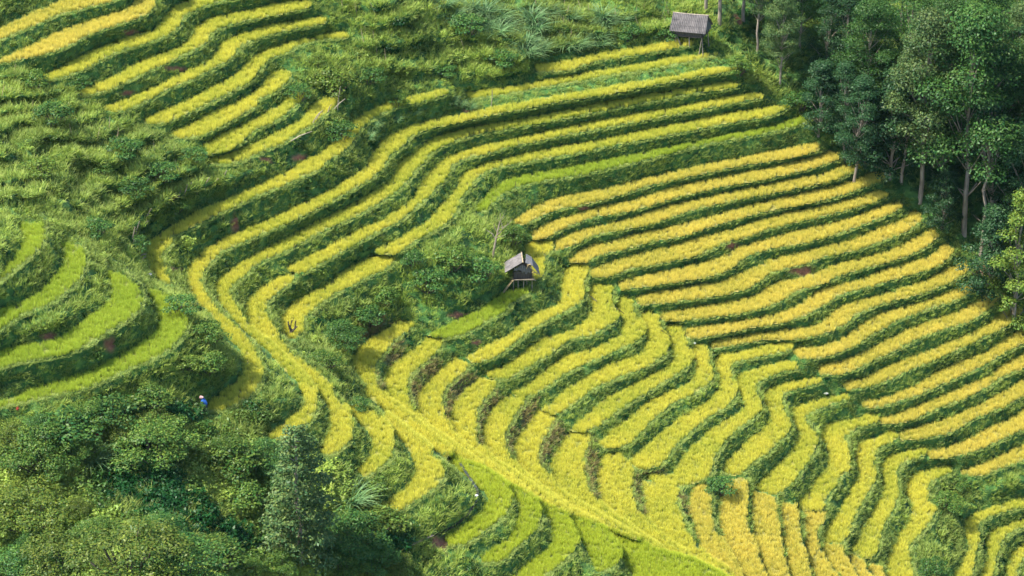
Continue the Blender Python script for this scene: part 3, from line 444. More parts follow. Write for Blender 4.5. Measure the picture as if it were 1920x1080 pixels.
class MB:
    """collects boxes, tubes and boards into one mesh"""
    def __init__(s): s.v=[]; s.f=[]
    def box(s,c,d,rot=None):
        c=Vector(c); b=len(s.v)
        for x in (-1,1):
            for y in (-1,1):
                for z in (-1,1):
                    p=Vector((x*d[0]/2,y*d[1]/2,z*d[2]/2))
                    if rot: p=rot@p
                    s.v.append(tuple(c+p))
        for q in ((0,1,3,2),(4,6,7,5),(0,4,5,1),(2,3,7,6),(0,2,6,4),(1,5,7,3)): s.f.append(tuple(b+k for k in q))
        return s
    def tube(s,pts,rad,n=6):
        pts=[Vector(p) for p in pts]; b=len(s.v)
        for i,p in enumerate(pts):
            d=(pts[min(i+1,len(pts)-1)]-pts[max(i-1,0)]).normalized()
            a=d.orthogonal().normalized() if abs(d.z)>.95 else d.cross(Vector((0,0,1))).normalized(); c=d.cross(a)
            r=rad[i] if hasattr(rad,'__len__') else rad
            for k in range(n): t=2*math.pi*k/n; s.v.append(tuple(p+a*math.cos(t)*r+c*math.sin(t)*r))
        for i in range(len(pts)-1):
            for k in range(n): s.f.append((b+i*n+k,b+i*n+(k+1)%n,b+(i+1)*n+(k+1)%n,b+(i+1)*n+k))
        s.f.append(tuple(b+k for k in range(n))[::-1]); s.f.append(tuple(b+(len(pts)-1)*n+k for k in range(n)))
        return s
    def mesh(s,name,mat):
        me=bpy.data.meshes.new(name); me.from_pydata(s.v,[],s.f); me.materials.append(mat); return me
    def build(s,name,mat,parent=None,loc=None): return link(name,s.mesh(name,mat),parent,loc)
# terrain lookup by photo pixel (all inside the fine grid)
iu0=int(np.searchsorted(gu,-60)); iv0=int(np.searchsorted(gv,-60))
def zat(u,v):
    a=iu0+(np.clip(u,-59,1979)+60)/G; b=iv0+(np.clip(v,-59,1139)+60)/G; j=np.floor(a).astype(int); i=np.floor(b).astype(int); a=a-j; b=b-i
    return (GZ[i,j]*(1-a)+GZ[i,j+1]*a)*(1-b)+(GZ[i+1,j]*(1-a)+GZ[i+1,j+1]*a)*b
def pos(u,v,dz=0.):
    z=zat(np.asarray(float(u)),np.asarray(float(v))); x,y,_=world(u,v,z); return Vector((float(x),float(y),float(z)+dz))
def mpp(u,v):        # metres per photo pixel there
    return (pos(u,v)-camo.location).length/FPX
def project(x,y,z):
    cp,sp=math.cos(PITCH),math.sin(PITCH); dx,dy,dz=x,y-CAMY,z-CAMZ
    f=dy*cp-dz*sp; up=dy*sp+dz*cp
    return W/2+FPX*dx/f, H/2-FPX*up/f

# ---------------------------------------------------------------- plant pieces (prototypes for scattering)
def blades(n,R,h0,h1,w,lean,droop,seg=2,seed=0,flat=.0):
    r=np.random.default_rng(seed); V=[];F=[];tip=[]
    for k in range(n):
        a=r.random()*2*math.pi; rr=R*math.sqrt(r.random()); bx,by=rr*math.cos(a),rr*math.sin(a)
        h=h0+(h1-h0)*r.random(); d=a+r.normal()*.7; le=lean*(.3+r.random()); dr=droop*(.4+r.random())
        ux,uy=math.cos(d),math.sin(d); f=r.random()*math.pi; px,py=math.cos(f)*w/2,math.sin(f)*w/2
        b=len(V)
        for s in range(seg+1):
            t=s/seg; out=h*(le*t+dr*t*t); z=h*(t-dr*.55*t*t)
            ww_=(1-t*.9)*(1 if s else .8)
            x,y=bx+ux*out,by+uy*out
            if s<seg: V+= [(x-px*ww_,y-py*ww_,z),(x+px*ww_,y+py*ww_,z)]; tip+=[t,t]
            else: V.append((x,y,z)); tip.append(1)
        for s in range(seg-1): F.append((b+2*s,b+2*s+1,b+2*s+3,b+2*s+2))
        F.append((b+2*seg-2,b+2*seg-1,b+2*seg))
    return V,F,tip
def leafcloud(n,R,size,seed,shell=.55,flatten=.8,up=.5,asp=.55):
    r=np.random.default_rng(seed); d=r.normal(size=(n,3)); d/=np.linalg.norm(d,axis=1)[:,None]
    rad=R*(shell+(1-shell)*r.random(n))*(0.85+.3*np.sin(d[:,0]*3+seed)*np.cos(d[:,1]*4+seed))
    c=d*rad[:,None]; c[:,2]=np.abs(c[:,2])*flatten
    nn=d*.6+r.normal(size=(n,3))*.55+np.array([0,0,up]); nn/=np.linalg.norm(nn,axis=1)[:,None]
    t=np.cross(nn,r.normal(size=(n,3))); t/=np.linalg.norm(t,axis=1)[:,None]; b=np.cross(nn,t)
    s=size*(.6+.8*r.random(n))[:,None]
    V=np.stack([c-t*s,c+b*s*asp,c+t*s,c-b*s*asp],1).reshape(-1,3); F=np.arange(n*4).reshape(n,4)
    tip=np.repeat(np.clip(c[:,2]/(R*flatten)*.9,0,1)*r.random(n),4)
    return V,F,tip
protos={}
def proto(cname,meshes):
    c=bpy.data.collections.new(cname)
    for i,me in enumerate(meshes):
        o=bpy.data.objects.new('%s_%02d'%(cname,i),me); c.objects.link(o)
    protos[cname]=(c,len(meshes)); return c
def bm_(name,vf,mat):
    V,F,t=vf; return arrmesh(name,V,F,[mat],attrs=(('tip',t),)) if not isinstance(F,list) else _pm(name,V,F,mat,t)
def _pm(name,V,F,mat,t):
    me=bpy.data.meshes.new(name); me.from_pydata(V,[],F); me.materials.append(mat)
    a=me.attributes.new('tip','FLOAT','POINT'); a.data.foreach_set('value',np.asarray(t,np.float32)); return me
for k in 'yogl':
    proto('rice_'+k,[bm_('rice_tuft',blades(26,.15,.33,.40,.026,.05,.12,2,s),M['rice_'+k]) for s in range(3)])
proto('bank_grass',[bm_('grass_tuft',blades(28,.22,.20,.42,.036,.35,.5,3,10+s),M['grass']) for s in range(4)])
proto('bank_dry',[bm_('grass_tuft',blades(30,.26,.25,.45,.035,.35,.55,3,20+s),M['dry']) for s in range(3)])
proto('dyke_grass',[bm_('grass_tuft',blades(24,.16,.12,.25,.032,.4,.5,2,30+s),M['dyke']) for s in range(3)])
proto('weeds',[bm_('weed_clump',leafcloud(90,.38,.075,40+s,.3,.9),M['leaf']) for s in range(4)])
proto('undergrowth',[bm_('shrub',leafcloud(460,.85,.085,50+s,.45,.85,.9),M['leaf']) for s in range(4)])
proto('tall_grass',[bm_('grass_clump',blades(60,.35,.7,1.3,.045,.3,.6,4,60+s),M['reed']) for s in range(3)])
proto('stalks',[MB().tube([(0,0,0),(.03,.02,.8),(.06-.05*s,.05,1.35)],[.025,.02,.012],4).mesh('dry_stalk',M['stalk']) for s in range(3)])
groups={}
def gn_for(cname):
    if cname in groups: return groups[cname]
    g=bpy.data.node_groups.new('scatter_'+cname,'GeometryNodeTree')
    g.interface.new_socket('Geometry',in_out='INPUT',socket_type='NodeSocketGeometry')
    g.interface.new_socket('Geometry',in_out='OUTPUT',socket_type='NodeSocketGeometry')
    N=g.nodes; L=g.links; i=N.new('NodeGroupInput'); o=N.new('NodeGroupOutput')
    ci=N.new('GeometryNodeCollectionInfo'); ci.inputs[0].default_value=protos[cname][0]; ci.inputs[1].default_value=True; ci.inputs[2].default_value=True
    iop=N.new('GeometryNodeInstanceOnPoints'); L.new(i.outputs[0],iop.inputs['Points']); L.new(ci.outputs[0],iop.inputs['Instance'])
    iop.inputs['Pick Instance'].default_value=True
    def na(n,t):
        a=N.new('GeometryNodeInputNamedAttribute'); a.data_type=t; a.inputs[0].default_value=n; return a.outputs[0]
    L.new(na('pick','INT'),iop.inputs['Instance Index']); L.new(na('rot','FLOAT_VECTOR'),iop.inputs['Rotation']); L.new(na('scl','FLOAT'),iop.inputs['Scale'])
    L.new(iop.outputs[0],o.inputs[0]); groups[cname]=g; return g
NINST=[0]
def clear(P,h,keep=.03):
    '''leave out plants tall enough to stand in front of a rice plot'''
    a,b=project(P[:,0],P[:,1],P[:,2]+h); return (mlook(a,b)==0)|(rng.random(len(P))<keep)
def scatter(name,cname,P,scl,tint,tilt=.12,parent=None,away=None):
    n=len(P); NINST[0]+=n
    me=bpy.data.meshes.new(name); me.vertices.add(n); me.vertices.foreach_set('co',np.asarray(P,np.float32).ravel())
    rot=np.stack([rng.normal(size=n)*tilt,rng.normal(size=n)*tilt,rng.random(n)*6.283],1)
    a=me.attributes.new('rot','FLOAT_VECTOR','POINT'); a.data.foreach_set('vector',rot.astype(np.float32).ravel())
    a=me.attributes.new('scl','FLOAT','POINT'); a.data.foreach_set('value',np.broadcast_to(scl,(n,)).astype(np.float32))
    a=me.attributes.new('tint','FLOAT','POINT'); a.data.foreach_set('value',np.broadcast_to(tint,(n,)).astype(np.float32))
    a=me.attributes.new('pick','INT','POINT'); a.data.foreach_set('value',rng.integers(0,protos[cname][1],n).astype(np.int32))
    o=bpy.data.objects.new(name,me); COL.objects.link(o); 
    if parent: o.parent=parent
    md=o.modifiers.new('scatter','NODES'); md.node_group=gn_for(cname)
    o['kind']='stuff'
    return o
# surface area of each grid cell
P3=np.stack([WX,WY,WZ],2)
ca=np.cross(P3[1:,1:]-P3[:-1,:-1],P3[1:,:-1]-P3[:-1,1:]); CA=.5*np.linalg.norm(ca,axis=2)
CU=(GU[:-1,:-1]+GU[1:,1:])/2; CV=(GV[:-1,:-1]+GV[1:,1:])/2
fine=(CU>-60)&(CU<1980)&(CV>-60)&(CV<1140)
def sample(wgt):
    """random points on the cells, wgt = expected number per m2"""
    lam=(wgt*CA*fine).ravel(); n=rng.poisson(np.minimum(lam,50)); idx=np.repeat(np.arange(lam.size),n)
    i,j=np.unravel_index(idx,CA.shape); a=rng.random(len(i)); b=rng.random(len(i))
    u=gu[j]+(gu[j+1]-gu[j])*a; v=gv[i]+(gv[i+1]-gv[i])*b
    p=(P3[i,j]*(1-a)[:,None]+P3[i,j+1]*a[:,None])*(1-b)[:,None]+(P3[i+1,j]*(1-a)[:,None]+P3[i+1,j+1]*a[:,None])*b[:,None]
    return u,v,p,i,j
# ---------------------------------------------------------------- rice terraces
cm=np.where((gm[:-1,:-1]==gm[1:,1:])&(gm[:-1,1:]==gm[1:,:-1])&(gm[:-1,1:]==gm[1:,1:]),gm[:-1,:-1],0)
def largest(c):
    '''keep the largest edge-connected patch of cells'''
    I,J=np.nonzero(c); left=set(zip(I.tolist(),J.tolist())); best=[]
    while left:
        st=[left.pop()]; comp=[]
        while st:
            p=st.pop(); comp.append(p)
            for q in ((p[0]+1,p[1]),(p[0]-1,p[1]),(p[0],p[1]+1),(p[0],p[1]-1)):
                if q in left: left.remove(q); st.append(q)
        if len(comp)>len(best): best=comp
    return best
_c=np.zeros_like(cm)
for _i in range(1,NT+1):
    _b=largest(cm==_i)
    if _b: _b=np.array(_b); _c[_b[:,0],_b[:,1]]=_i
cm=_c
hill=cm==0
hs=link('hillside',gridmesh('hillside',hill,M['ground'],(('soil',SO),('dry',np.clip(FB,0,1)))))
tag(hs,kind='structure')
VC=(VEG[:-1,:-1]+VEG[1:,1:])/2; SOC=(SO[:-1,:-1]+SO[1:,1:])/2; FBC=(FB[:-1,:-1]+FB[1:,1:])/2
RH=.26
_tb=_tb4[:-1,:-1]; cm2=np.where((cm==0)&(_tb>.90)&(CU>470)&(CU<1420)&(CV>600),np.maximum(gm[:-1,:-1],gm[1:,1:]),cm)
ru,rv,rp,ri,rj=sample(30*(cm2>0))
rm=cm2[ri,rj]; tu,tv=project(rp[:,0],rp[:,1],rp[:,2]+RH)
ok=(mlook(tu,tv)==rm)|((cm[ri,rj]==0)&(mlook(tu,tv)>0))
ru,rv,rp,rm=ru[ok],rv[ok],rp[ok],rm[ok]
# rice standing against the foot of the bank above ripens later; the bank's shade is tinted in too
_q=np.zeros(len(rm))
for _o in (4,8,12,16): _q+=(mlook(ru-_o*.55,rv-_o)!=rm)*.25
unripe_shade=_q*np.clip(.6+vnoise(rp[:,0],rp[:,1],2.,72)*.8,0,1)
for i,t in enumerate(TR):
    cells=cm==i+1
    if not cells.any(): continue
    k=rm==i+1; c=rp[k].mean(0) if k.any() else np.array([0,0,0])
    root=empty('rice_terrace',(float(c[0]),float(c[1]),float(lev[i+1])))
    tag(root,t[2],'rice terrace','stepped rice terraces on the hillside')
    bed=link('paddy_bed',gridmesh('paddy_bed',cells,M['bed_'+t[1]]),root,(-root.location))
    P=rp[k]
    if len(P):
        tn=np.clip(.5+(vnoise(P[:,0],P[:,1],3.,70)-.5)*1.1+(vnoise(P[:,0],P[:,1],.8,71)-.5)*.5+.22*math.sin(i*2.3)+.12-.42*unripe_shade[k],0,1)
        scatter('rice_plants','rice_'+t[1],P-np.array(root.location),.88+.24*rng.random(len(P)),tn,.07,root)
    # short grass on the earth dyke along the lip
    b,f=CURV[i]; d=np.diff(f,axis=0); ln=np.hypot(d[:,0],d[:,1]); n=int(ln.sum()*1.1)
    q=rng.choice(len(ln),n,p=ln/ln.sum()); a=rng.random(n)[:,None]; pt=f[q]+d[q]*a
    nn=np.stack([-d[q,1],d[q,0]],1)/(ln[q][:,None]+1e-6); jb=np.array([b[np.argmin(((b-p)**2).sum(1))] for p in pt]) if n else pt
    sg=np.sign((nn*(pt-jb)).sum(1)); pt=pt+nn*(sg*(.5+6.5*rng.random(n)))[:,None]
    pt=pt[(mlook(pt[:,0],pt[:,1])==0)&(TBF(pt[:,0],pt[:,1])<.72)&(pt[:,0]>-50)&(pt[:,0]<1970)&(pt[:,1]>-50)&(pt[:,1]<1130)]
    if len(pt):
        z=zat(pt[:,0],pt[:,1]); x,y,_=world(pt[:,0],pt[:,1],z); P=np.stack([x,y,z],1)
        tn=np.clip(.15+vnoise(P[:,0],P[:,1],2.,80)*.9,0,1)
        scatter('dyke_grass','dyke_grass',P-np.array(root.location),.7+.6*rng.random(len(P)),tn,.25,root)
# ---------------------------------------------------------------- grass and weeds on the banks
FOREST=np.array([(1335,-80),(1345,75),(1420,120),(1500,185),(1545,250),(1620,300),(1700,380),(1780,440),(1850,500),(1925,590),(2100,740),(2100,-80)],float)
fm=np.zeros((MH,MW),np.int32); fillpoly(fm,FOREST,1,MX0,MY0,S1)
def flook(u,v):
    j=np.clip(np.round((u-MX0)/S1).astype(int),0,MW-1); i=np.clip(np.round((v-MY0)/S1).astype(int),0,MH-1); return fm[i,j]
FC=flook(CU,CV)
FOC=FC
bare=np.clip(1-SOC*1.6,0,1)
TB4=_tb4[:-1,:-1]
infill=(cm==0)&(TB4>.90)&(CU>470)&(CU<1420)&(CV>600)
den=((cm==0)&~infill)*bare
WXc=(WX[:-1,:-1]+WX[1:,1:])/2; WYc=(WY[:-1,:-1]+WY[1:,1:])/2
weedy=np.clip((vnoise(WXc,WYc,2.6,90)*.6+vnoise(WXc,WYc,.9,91)*.4-.50)*6,0,1)*(1-FBC)
u,v,P,i,j=sample(11.*den*(1-VC*.25)*(1-weedy*.6)*(1-.7*FBC)*np.where(FOC>0,.25,1))
veg=VC[i,j]
HOL_SHADE=np.maximum(1.6*blob(CU,CV,[(250,900,150,42),(390,945,110,66),(455,1000,60,45),(110,870,80,35),(690,1030,70,35)]),blob(CU,CV,[(1560,215,70,80),(1600,260,60,60),(1650,330,60,50)]))  # hollows: their deep shade is put into darker plant tints and denser scrub
_k=clear(P,.38); i=i[_k]; j=j[_k]; P=P[_k]; veg=veg[_k]; rw=ROWW[i,j]; rws=ROWS[i,j]; fo=FOC[i,j]; hollow=np.clip(HOL_SHADE[i,j],0,1)
tn=np.clip((vnoise(P[:,0],P[:,1],4.,92)-.5)*1.2+(vnoise(P[:,0],P[:,1],1.,93)-.5)*.6+.42+.32*veg-.6*rw*(rws>.62)+.20*rw*(rws<.55)-.75*fo-.6*hollow,0,1)  # forest-floor and hollow shade lowered into the grass tint
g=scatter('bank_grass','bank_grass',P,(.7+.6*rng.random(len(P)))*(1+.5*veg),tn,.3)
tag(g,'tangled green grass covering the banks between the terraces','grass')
u,v,P,i,j=sample(9.*den*np.clip(FBC,0,1))
P=P[clear(P,.32)]
g=scatter('dry_bank_grass','bank_dry',P,.7+.5*rng.random(len(P)),np.clip(vnoise(P[:,0],P[:,1],1.5,94)*1.3-.1,0,1),.35)
tag(g,'rusty dry grass on the banks between the fan plots','grass')
u,v,P,i,j=sample(3.6*den*(.12+weedy*.75+.3*VC)*(1-VC*.5)*(1-FBC))
P=P[clear(P,.28,.03)]
tn=np.clip((vnoise(P[:,0],P[:,1],3.,95)-.5)*1.4+.38+.2*(rng.random(len(P))-.5),0,1)
g=scatter('bank_weeds','weeds',P,.5+.5*rng.random(len(P)),tn,.3)
tag(g,'leafy green weeds sprawling over the banks','weeds')
rows=vnoise(WXc*.45+WYc*.2,WYc*1.0-WXc*.35,2.6,96)
DL=((CV>760)&(CU<760)).astype(float)      # the thicket below the light green strips
u,v,P,i,j=sample((1.0+1.0*DL)*VC*bare*(1-.3*FC)*np.clip(np.where(ROWW[:-1,:-1]>.3,(ROWS[:-1,:-1]>.6)*.9+rows*.8-.5,rows*4-1.9)+1.6*DL+FC+HOL_SHADE,0.04,1.5))
_k=clear(P,.8,.03); P=P[_k]; u=u[_k]; v=v[_k]
tn=np.clip((vnoise(P[:,0],P[:,1],5.,97)-.5)*1.6+.52+.3*(rng.random(len(P))-.5)-.5*np.clip(HOL_SHADE[i,j][_k],0,1)-.35*ROWW[i,j][_k],0,1)*(1-.6*flook(u,v))  # scrub tint also carries painted shade of hollows and forest floor
sz=(.40+.6*rng.random(len(P))**1.5)*(1+.6*DL[i,j][_k])
P[:,2]-=.12
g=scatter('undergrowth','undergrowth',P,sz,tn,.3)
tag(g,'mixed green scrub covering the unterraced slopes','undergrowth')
# tall fountain grass at the top, rough stalks of old maize in the weedy field
def inbox(u,v,b): return (u>b[0])&(u<b[2])&(v>b[1])&(v<b[3])
st=((CV<190)&(CU>640)&(CU<1260)|(CV>90)&(CV<330)&(CU<420)&(CV<190+.5*CU))
u,v,P,i,j=sample(.55*VC*st*np.clip(vnoise(WXc,WYc,3,98)*3-1.3,0,1))
g=scatter('dry_stalks','stalks',P,.6+.5*rng.random(len(P)),0,.2)
tag(g,'pale dry maize stalks standing in the weedy fields','stalks')
# ---------------------------------------------------------------- trees
def limb(mb,p0,p1,r0,r1,wob,n=5,seed=0):
    r=random.Random(seed); p0=Vector(p0); p1=Vector(p1); pts=[];rad=[]
    for i in range(n+1):
        t=i/n; k=math.sin(t*math.pi)*wob
        pts.append(p0.lerp(p1,t)+Vector((r.uniform(-k,k),r.uniform(-k,k),0))); rad.append(r0+(r1-r0)*t)
    mb.tube(pts,rad,7); return pts
def crownmesh(name,mat,clumps,leaf,per,seed,asp=.55,upn=.6):
    r=np.random.default_rng(seed); VV=[];TT=[]
    for (c,R) in clumps:
        n=int(per*R*R); d=r.normal(size=(n,3)); d/=np.linalg.norm(d,axis=1)[:,None]; d[:,2]=np.where(d[:,2]<-.3,-d[:,2]*.6,d[:,2])
        p=np.array(c)+d*(R*(.55+.5*r.random(n)))[:,None]*np.array([1,1,.62])
        nn=d*.7+r.normal(size=(n,3))*.5+np.array([0,0,upn]); nn/=np.linalg.norm(nn,axis=1)[:,None]
        t=np.cross(nn,r.normal(size=(n,3))); t/=np.linalg.norm(t,axis=1)[:,None]; b=np.cross(nn,t)
        s=leaf*(.55+.9*r.random(n))[:,None]
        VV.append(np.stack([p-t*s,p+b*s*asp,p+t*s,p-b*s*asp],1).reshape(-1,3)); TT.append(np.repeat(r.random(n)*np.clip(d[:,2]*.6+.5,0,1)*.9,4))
    V=np.vstack(VV); F=np.arange(len(V)).reshape(-1,4)
    return arrmesh(name,V,F,[mat],attrs=(('tip',np.hstack(TT)),))
TREES={}
def treeproto(key,H_,R,bare,col,leaf,per,seed,lean=.6,levels=26,bark='bark'):
    """H_ height, R crown radius, bare = share of the height without leaves"""
    if key in TREES: return TREES[key]
    r=random.Random(seed); mb=MB(); top=Vector((r.uniform(-lean,lean),r.uniform(-lean,lean),H_*.9))
    tp=limb(mb,(0,0,-.5),top,.10+H_*.007,.04,.30,8,seed); cl=[]
    for i in range(levels):
        t=bare+(1-bare)*((i+.5)/levels); z=H_*t; prof=math.sin(min(1,(t-bare)/(1-bare)*.92+.16)*math.pi)**.6
        a=i*2.4+r.uniform(-.5,.5); rr=R*prof*(.35+.6*r.random()); k=min(8,max(0,int(t*.9*8))); base=tp[min(k,len(tp)-1)]
        tx,ty=top.x*t,top.y*t; c=(tx+math.cos(a)*rr,ty+math.sin(a)*rr,z+r.uniform(-.4,.5))
        limb(mb,base-Vector((0,0,.5)) if base.z>1.5 else base,Vector(c)-Vector((0,0,.2)),.055,.015,.12,3,seed+i)
        cl.append((c,(.28+.22*r.random())*R))
    cl.append(((top.x,top.y,H_*.95),.3*R))
    for i in range(3):                       # dead snags low on the trunk
        b=tp[2+i%3]; a=r.uniform(0,6.28); limb(mb,b,b+Vector((math.cos(a)*1.1,math.sin(a)*1.1,.7)),.03,.01,.1,3,seed+90+i)
    TREES[key]=(mb.mesh('trunk',M[bark]),crownmesh('crown',M['crown_'+col],cl,leaf,per,seed+5),H_)
    return TREES[key]
DEFS={'tallgrey':(17,4.0,.36,'grey',.10,250,11),'tallgrey2':(18,3.4,.42,'grey',.10,260,12),'broad':(16,5.0,.28,'green',.105,200,13),
 'broadb':(18,4.8,.34,'bright',.105,210,14),'teal':(16,3.2,.24,'teal',.10,270,15),'teal2':(10,3.0,.12,'teal',.115,260,16),'slim':(15,1.8,.74,'teal',.12,320,17),
 'low':(2.6,1.7,.0,'green',.085,420,18),'lowy':(2.6,1.7,.0,'yellow',.085,420,19),'lowg':(2.6,1.7,.0,'warm',.08,460,20),'bigo':(4.6,3.0,0,'olive',.075,420,31),'bigg':(4.6,3.0,0,'warm',.075,500,32),'bign':(4.6,3.0,0,'green',.075,500,33),'wall':(12,2.6,.02,'yellow',.11,330,21)}
def moundproto(key):
    '''low bush: leafy mounds of several sizes down to the ground, short stems hidden inside'''
    if key in TREES: return TREES[key]
    H_,R,_,col,leaf,per,seed=DEFS[key]; r=random.Random(seed); cl=[]; mb=MB()
    nb=13 if H_<4 else 24
    for i in range(nb):
        a=i*2.4+r.uniform(-.4,.4); rr=R*.78*math.sqrt((i+.5)/nb); z=H_*(.62-.5*(rr/R)**2)*r.uniform(.7,1.15)
        c=(math.cos(a)*rr,math.sin(a)*rr,z); cl.append((c,R*r.uniform(.24,.42)*(1 if nb==13 else .8)))
        limb(mb,(c[0]*.2,c[1]*.2,-.3),c,.05,.015,.08,3,seed+i)
    TREES[key]=(mb.mesh('stems',M['darkbark']),crownmesh('foliage',M['crown_'+col],cl,leaf,per*.8,seed+5,upn=.9),H_)
    return TREES[key]
def tree(kind,u,vb,vt,label,name='forest_tree',cat='tree',group=None,wide=1.0,rz=None):
    d=DEFS[kind]; tm,cmh,H0=moundproto(kind) if kind.startswith(('low','big')) else treeproto(kind,d[0],d[1],d[2],d[3],d[4],d[5],d[6],levels=30 if d[0]>8 else 22)
    p=pos(u,vb) if -59<vb<1139 and -59<u<1979 else None
    if p is None:
        z=bicoarse(np.array(float(u)),np.array(float(vb))); x,y,_=world(float(u),float(vb),float(z)); p=Vector((float(x),float(y),float(z)))
    h=(vb-vt)*((p-camo.location).length/FPX)/math.cos(PITCH+(vb-H/2)/FPX); s=h/H0
    o=empty(name,p,random.uniform(0,6.28) if rz is None else rz); o.scale=(s*wide,s*wide,s)
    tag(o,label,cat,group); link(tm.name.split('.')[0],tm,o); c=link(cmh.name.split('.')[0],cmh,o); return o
FG='trees of the forest edge'
FT=[('tallgrey',1463,160,-2,'leafy tree with a pale trunk just right of the grey roofed hut'),
('teal',1543,165,-10,'thin dark tree with two grey stems left of the bright spreading crown',),
('broadb',1615,245,18,'tree with a bright spreading crown high at the forest edge'),
('tallgrey',1725,372,48,'tall tree with the large rounded grey green crown'),
('tallgrey2',1690,345,108,'tree with a bent pale trunk standing before the dark forest opening'),
('teal2',1668,335,135,'dense bluish green tree left of the bent pale trunk'),
('broadb',1808,440,52,'tallest forest tree, straight grey trunk and wide bright crown'),
('teal',1862,430,110,'dark teal tree close behind the tallest one'),
('slim',1838,480,205,'slender tree with a crooked white trunk near the right edge'),
('teal2',1765,432,318,'low rounded tree between two tall grey trunks'),
('teal2',1768,345,200,'dark leafy tree below the two wide crowns, centre of the forest'),
('teal',1745,330,150,'narrow teal tree between the rounded crown and the wide bright crown'),
('broad',1560,110,-60,'green crown at the top of the picture above the thin dark tree'),
('wall',1900,600,385,'yellow green vine covered tree at the right edge above the dirt path'),
('teal2',1895,440,255,'bluish tree at the right edge above the vine covered one'),
('teal',1600,345,150,'dark narrow tree at the mouth of the dark gully'),('teal2',1535,250,120,'shaded bushy tree on the upper rim of the dark gully'),('tallgrey2',1420,100,-90,'tall thin crowned tree just behind the small hut'),('teal',1590,200,-20,'dark tree filling the gap left of the bright spreading crown'),('teal2',1850,560,395,'low bluish tree at the edge of the golden strips beside the white trunk'),('tallgrey2',1770,300,60,'grey green tree between the two widest crowns'),('teal',1905,500,200,'dark tree behind the vine covered one'),('broad',1905,330,90,'green tree cut by the right edge beside the tallest one'),
('broad',1700,190,-25,'background tree behind the large rounded grey green crown'),
('broadb',1772,225,12,'background tree with a yellow leading shoot, top right'),
('broad',1840,220,-15,'bushy background tree at the top, left of the corner one'),
('tallgrey',1900,200,20,'background tree in the top right corner'),
('teal',1640,120,-70,'dark background tree at the top above the bright spreading crown'),
('broad',1500,90,-70,'top edge tree between the hut and the forest'),
('teal2',1620,310,170,'shaded tree below the bright spreading crown, beside the open gully'),
('teal',1585,300,120,'shaded leaning tree on the left rim of the dark gully'),
('broadb',1935,520,300,'tree half outside the right edge behind the vine covered one')]
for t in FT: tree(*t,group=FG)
for k,(u,vb,vt) in enumerate([(1500,0,-170),(1590,20,-150),(1690,60,-130),(1790,80,-110),(1880,90,-120),(1960,160,-60),(1960,330,90),(1420,-10,-170),(1990,430,200),(1740,-20,-200),(1850,-10,-200)]):
    tree(['broad','teal','broadb','tallgrey'][k%4],u,vb,vt,['dark canopy tree filling the top edge above the thin dark tree','canopy tree on the top edge left of the rounded grey green crown','bright canopy tree on the top edge above the rounded grey green crown','grey canopy tree on the top edge left of the yellow leading shoot','canopy tree on the top edge right of the yellow leading shoot','dark canopy tree on the top edge near the right corner','bright canopy tree cut by the right edge just under the corner','grey canopy tree cut by the right edge beside the tallest tree','canopy tree above the small hut, cut off by the top edge','tall dark canopy tree in the middle of the forest top edge','tall bright canopy tree at the top edge close to the right corner'][k],group='crowded background forest trees')
tree('tallgrey2',1324,22,-230,'tree whose bare trunk rises directly behind the hut roof',name='hillside_tree',group=FG)
tree('tallgrey',1349,45,-230,'dark trunked tree right behind the gable of the grey roofed hut',name='hillside_tree',group=FG)
tree('slim',1394,40,-200,'thin tree trunk between the grey roofed hut and the forest',name='hillside_tree',group=FG)
# ---- tall bush trees of the lower left
def coneproto():
    r=random.Random(77); mb=MB(); limb(mb,(0,0,-.5),(0,0,9.4),.2,.04,.15,8,5); cl=[]
    for i in range(70):
        t_=((i+.5)/70)**.9; z=.6+9.2*t_; R=2.5*(1-t_)**.42*(.9+.1*math.sin(i)); a=i*2.4; rr=R*r.uniform(.55,.95)
        cl.append(((math.cos(a)*rr,math.sin(a)*rr,z),.45+.55*(1-t_)*r.uniform(.8,1.2)))
        if i%4==0: limb(mb,(0,0,z-.3),(math.cos(a)*rr,math.sin(a)*rr,z),.04,.01,.1,3,i)
    TREES['cone']=(mb.mesh('trunk',M['bark']),crownmesh('crown',M['crown_grey'],cl,.10,330,78,upn=.7),10.)
DEFS['cone']=(10,2.7,0,'grey',.1,300,77); coneproto()
tree('cone',565,1062,808,'dark conical tree with grey left side standing beside the hooked strips',name='evergreen_tree')
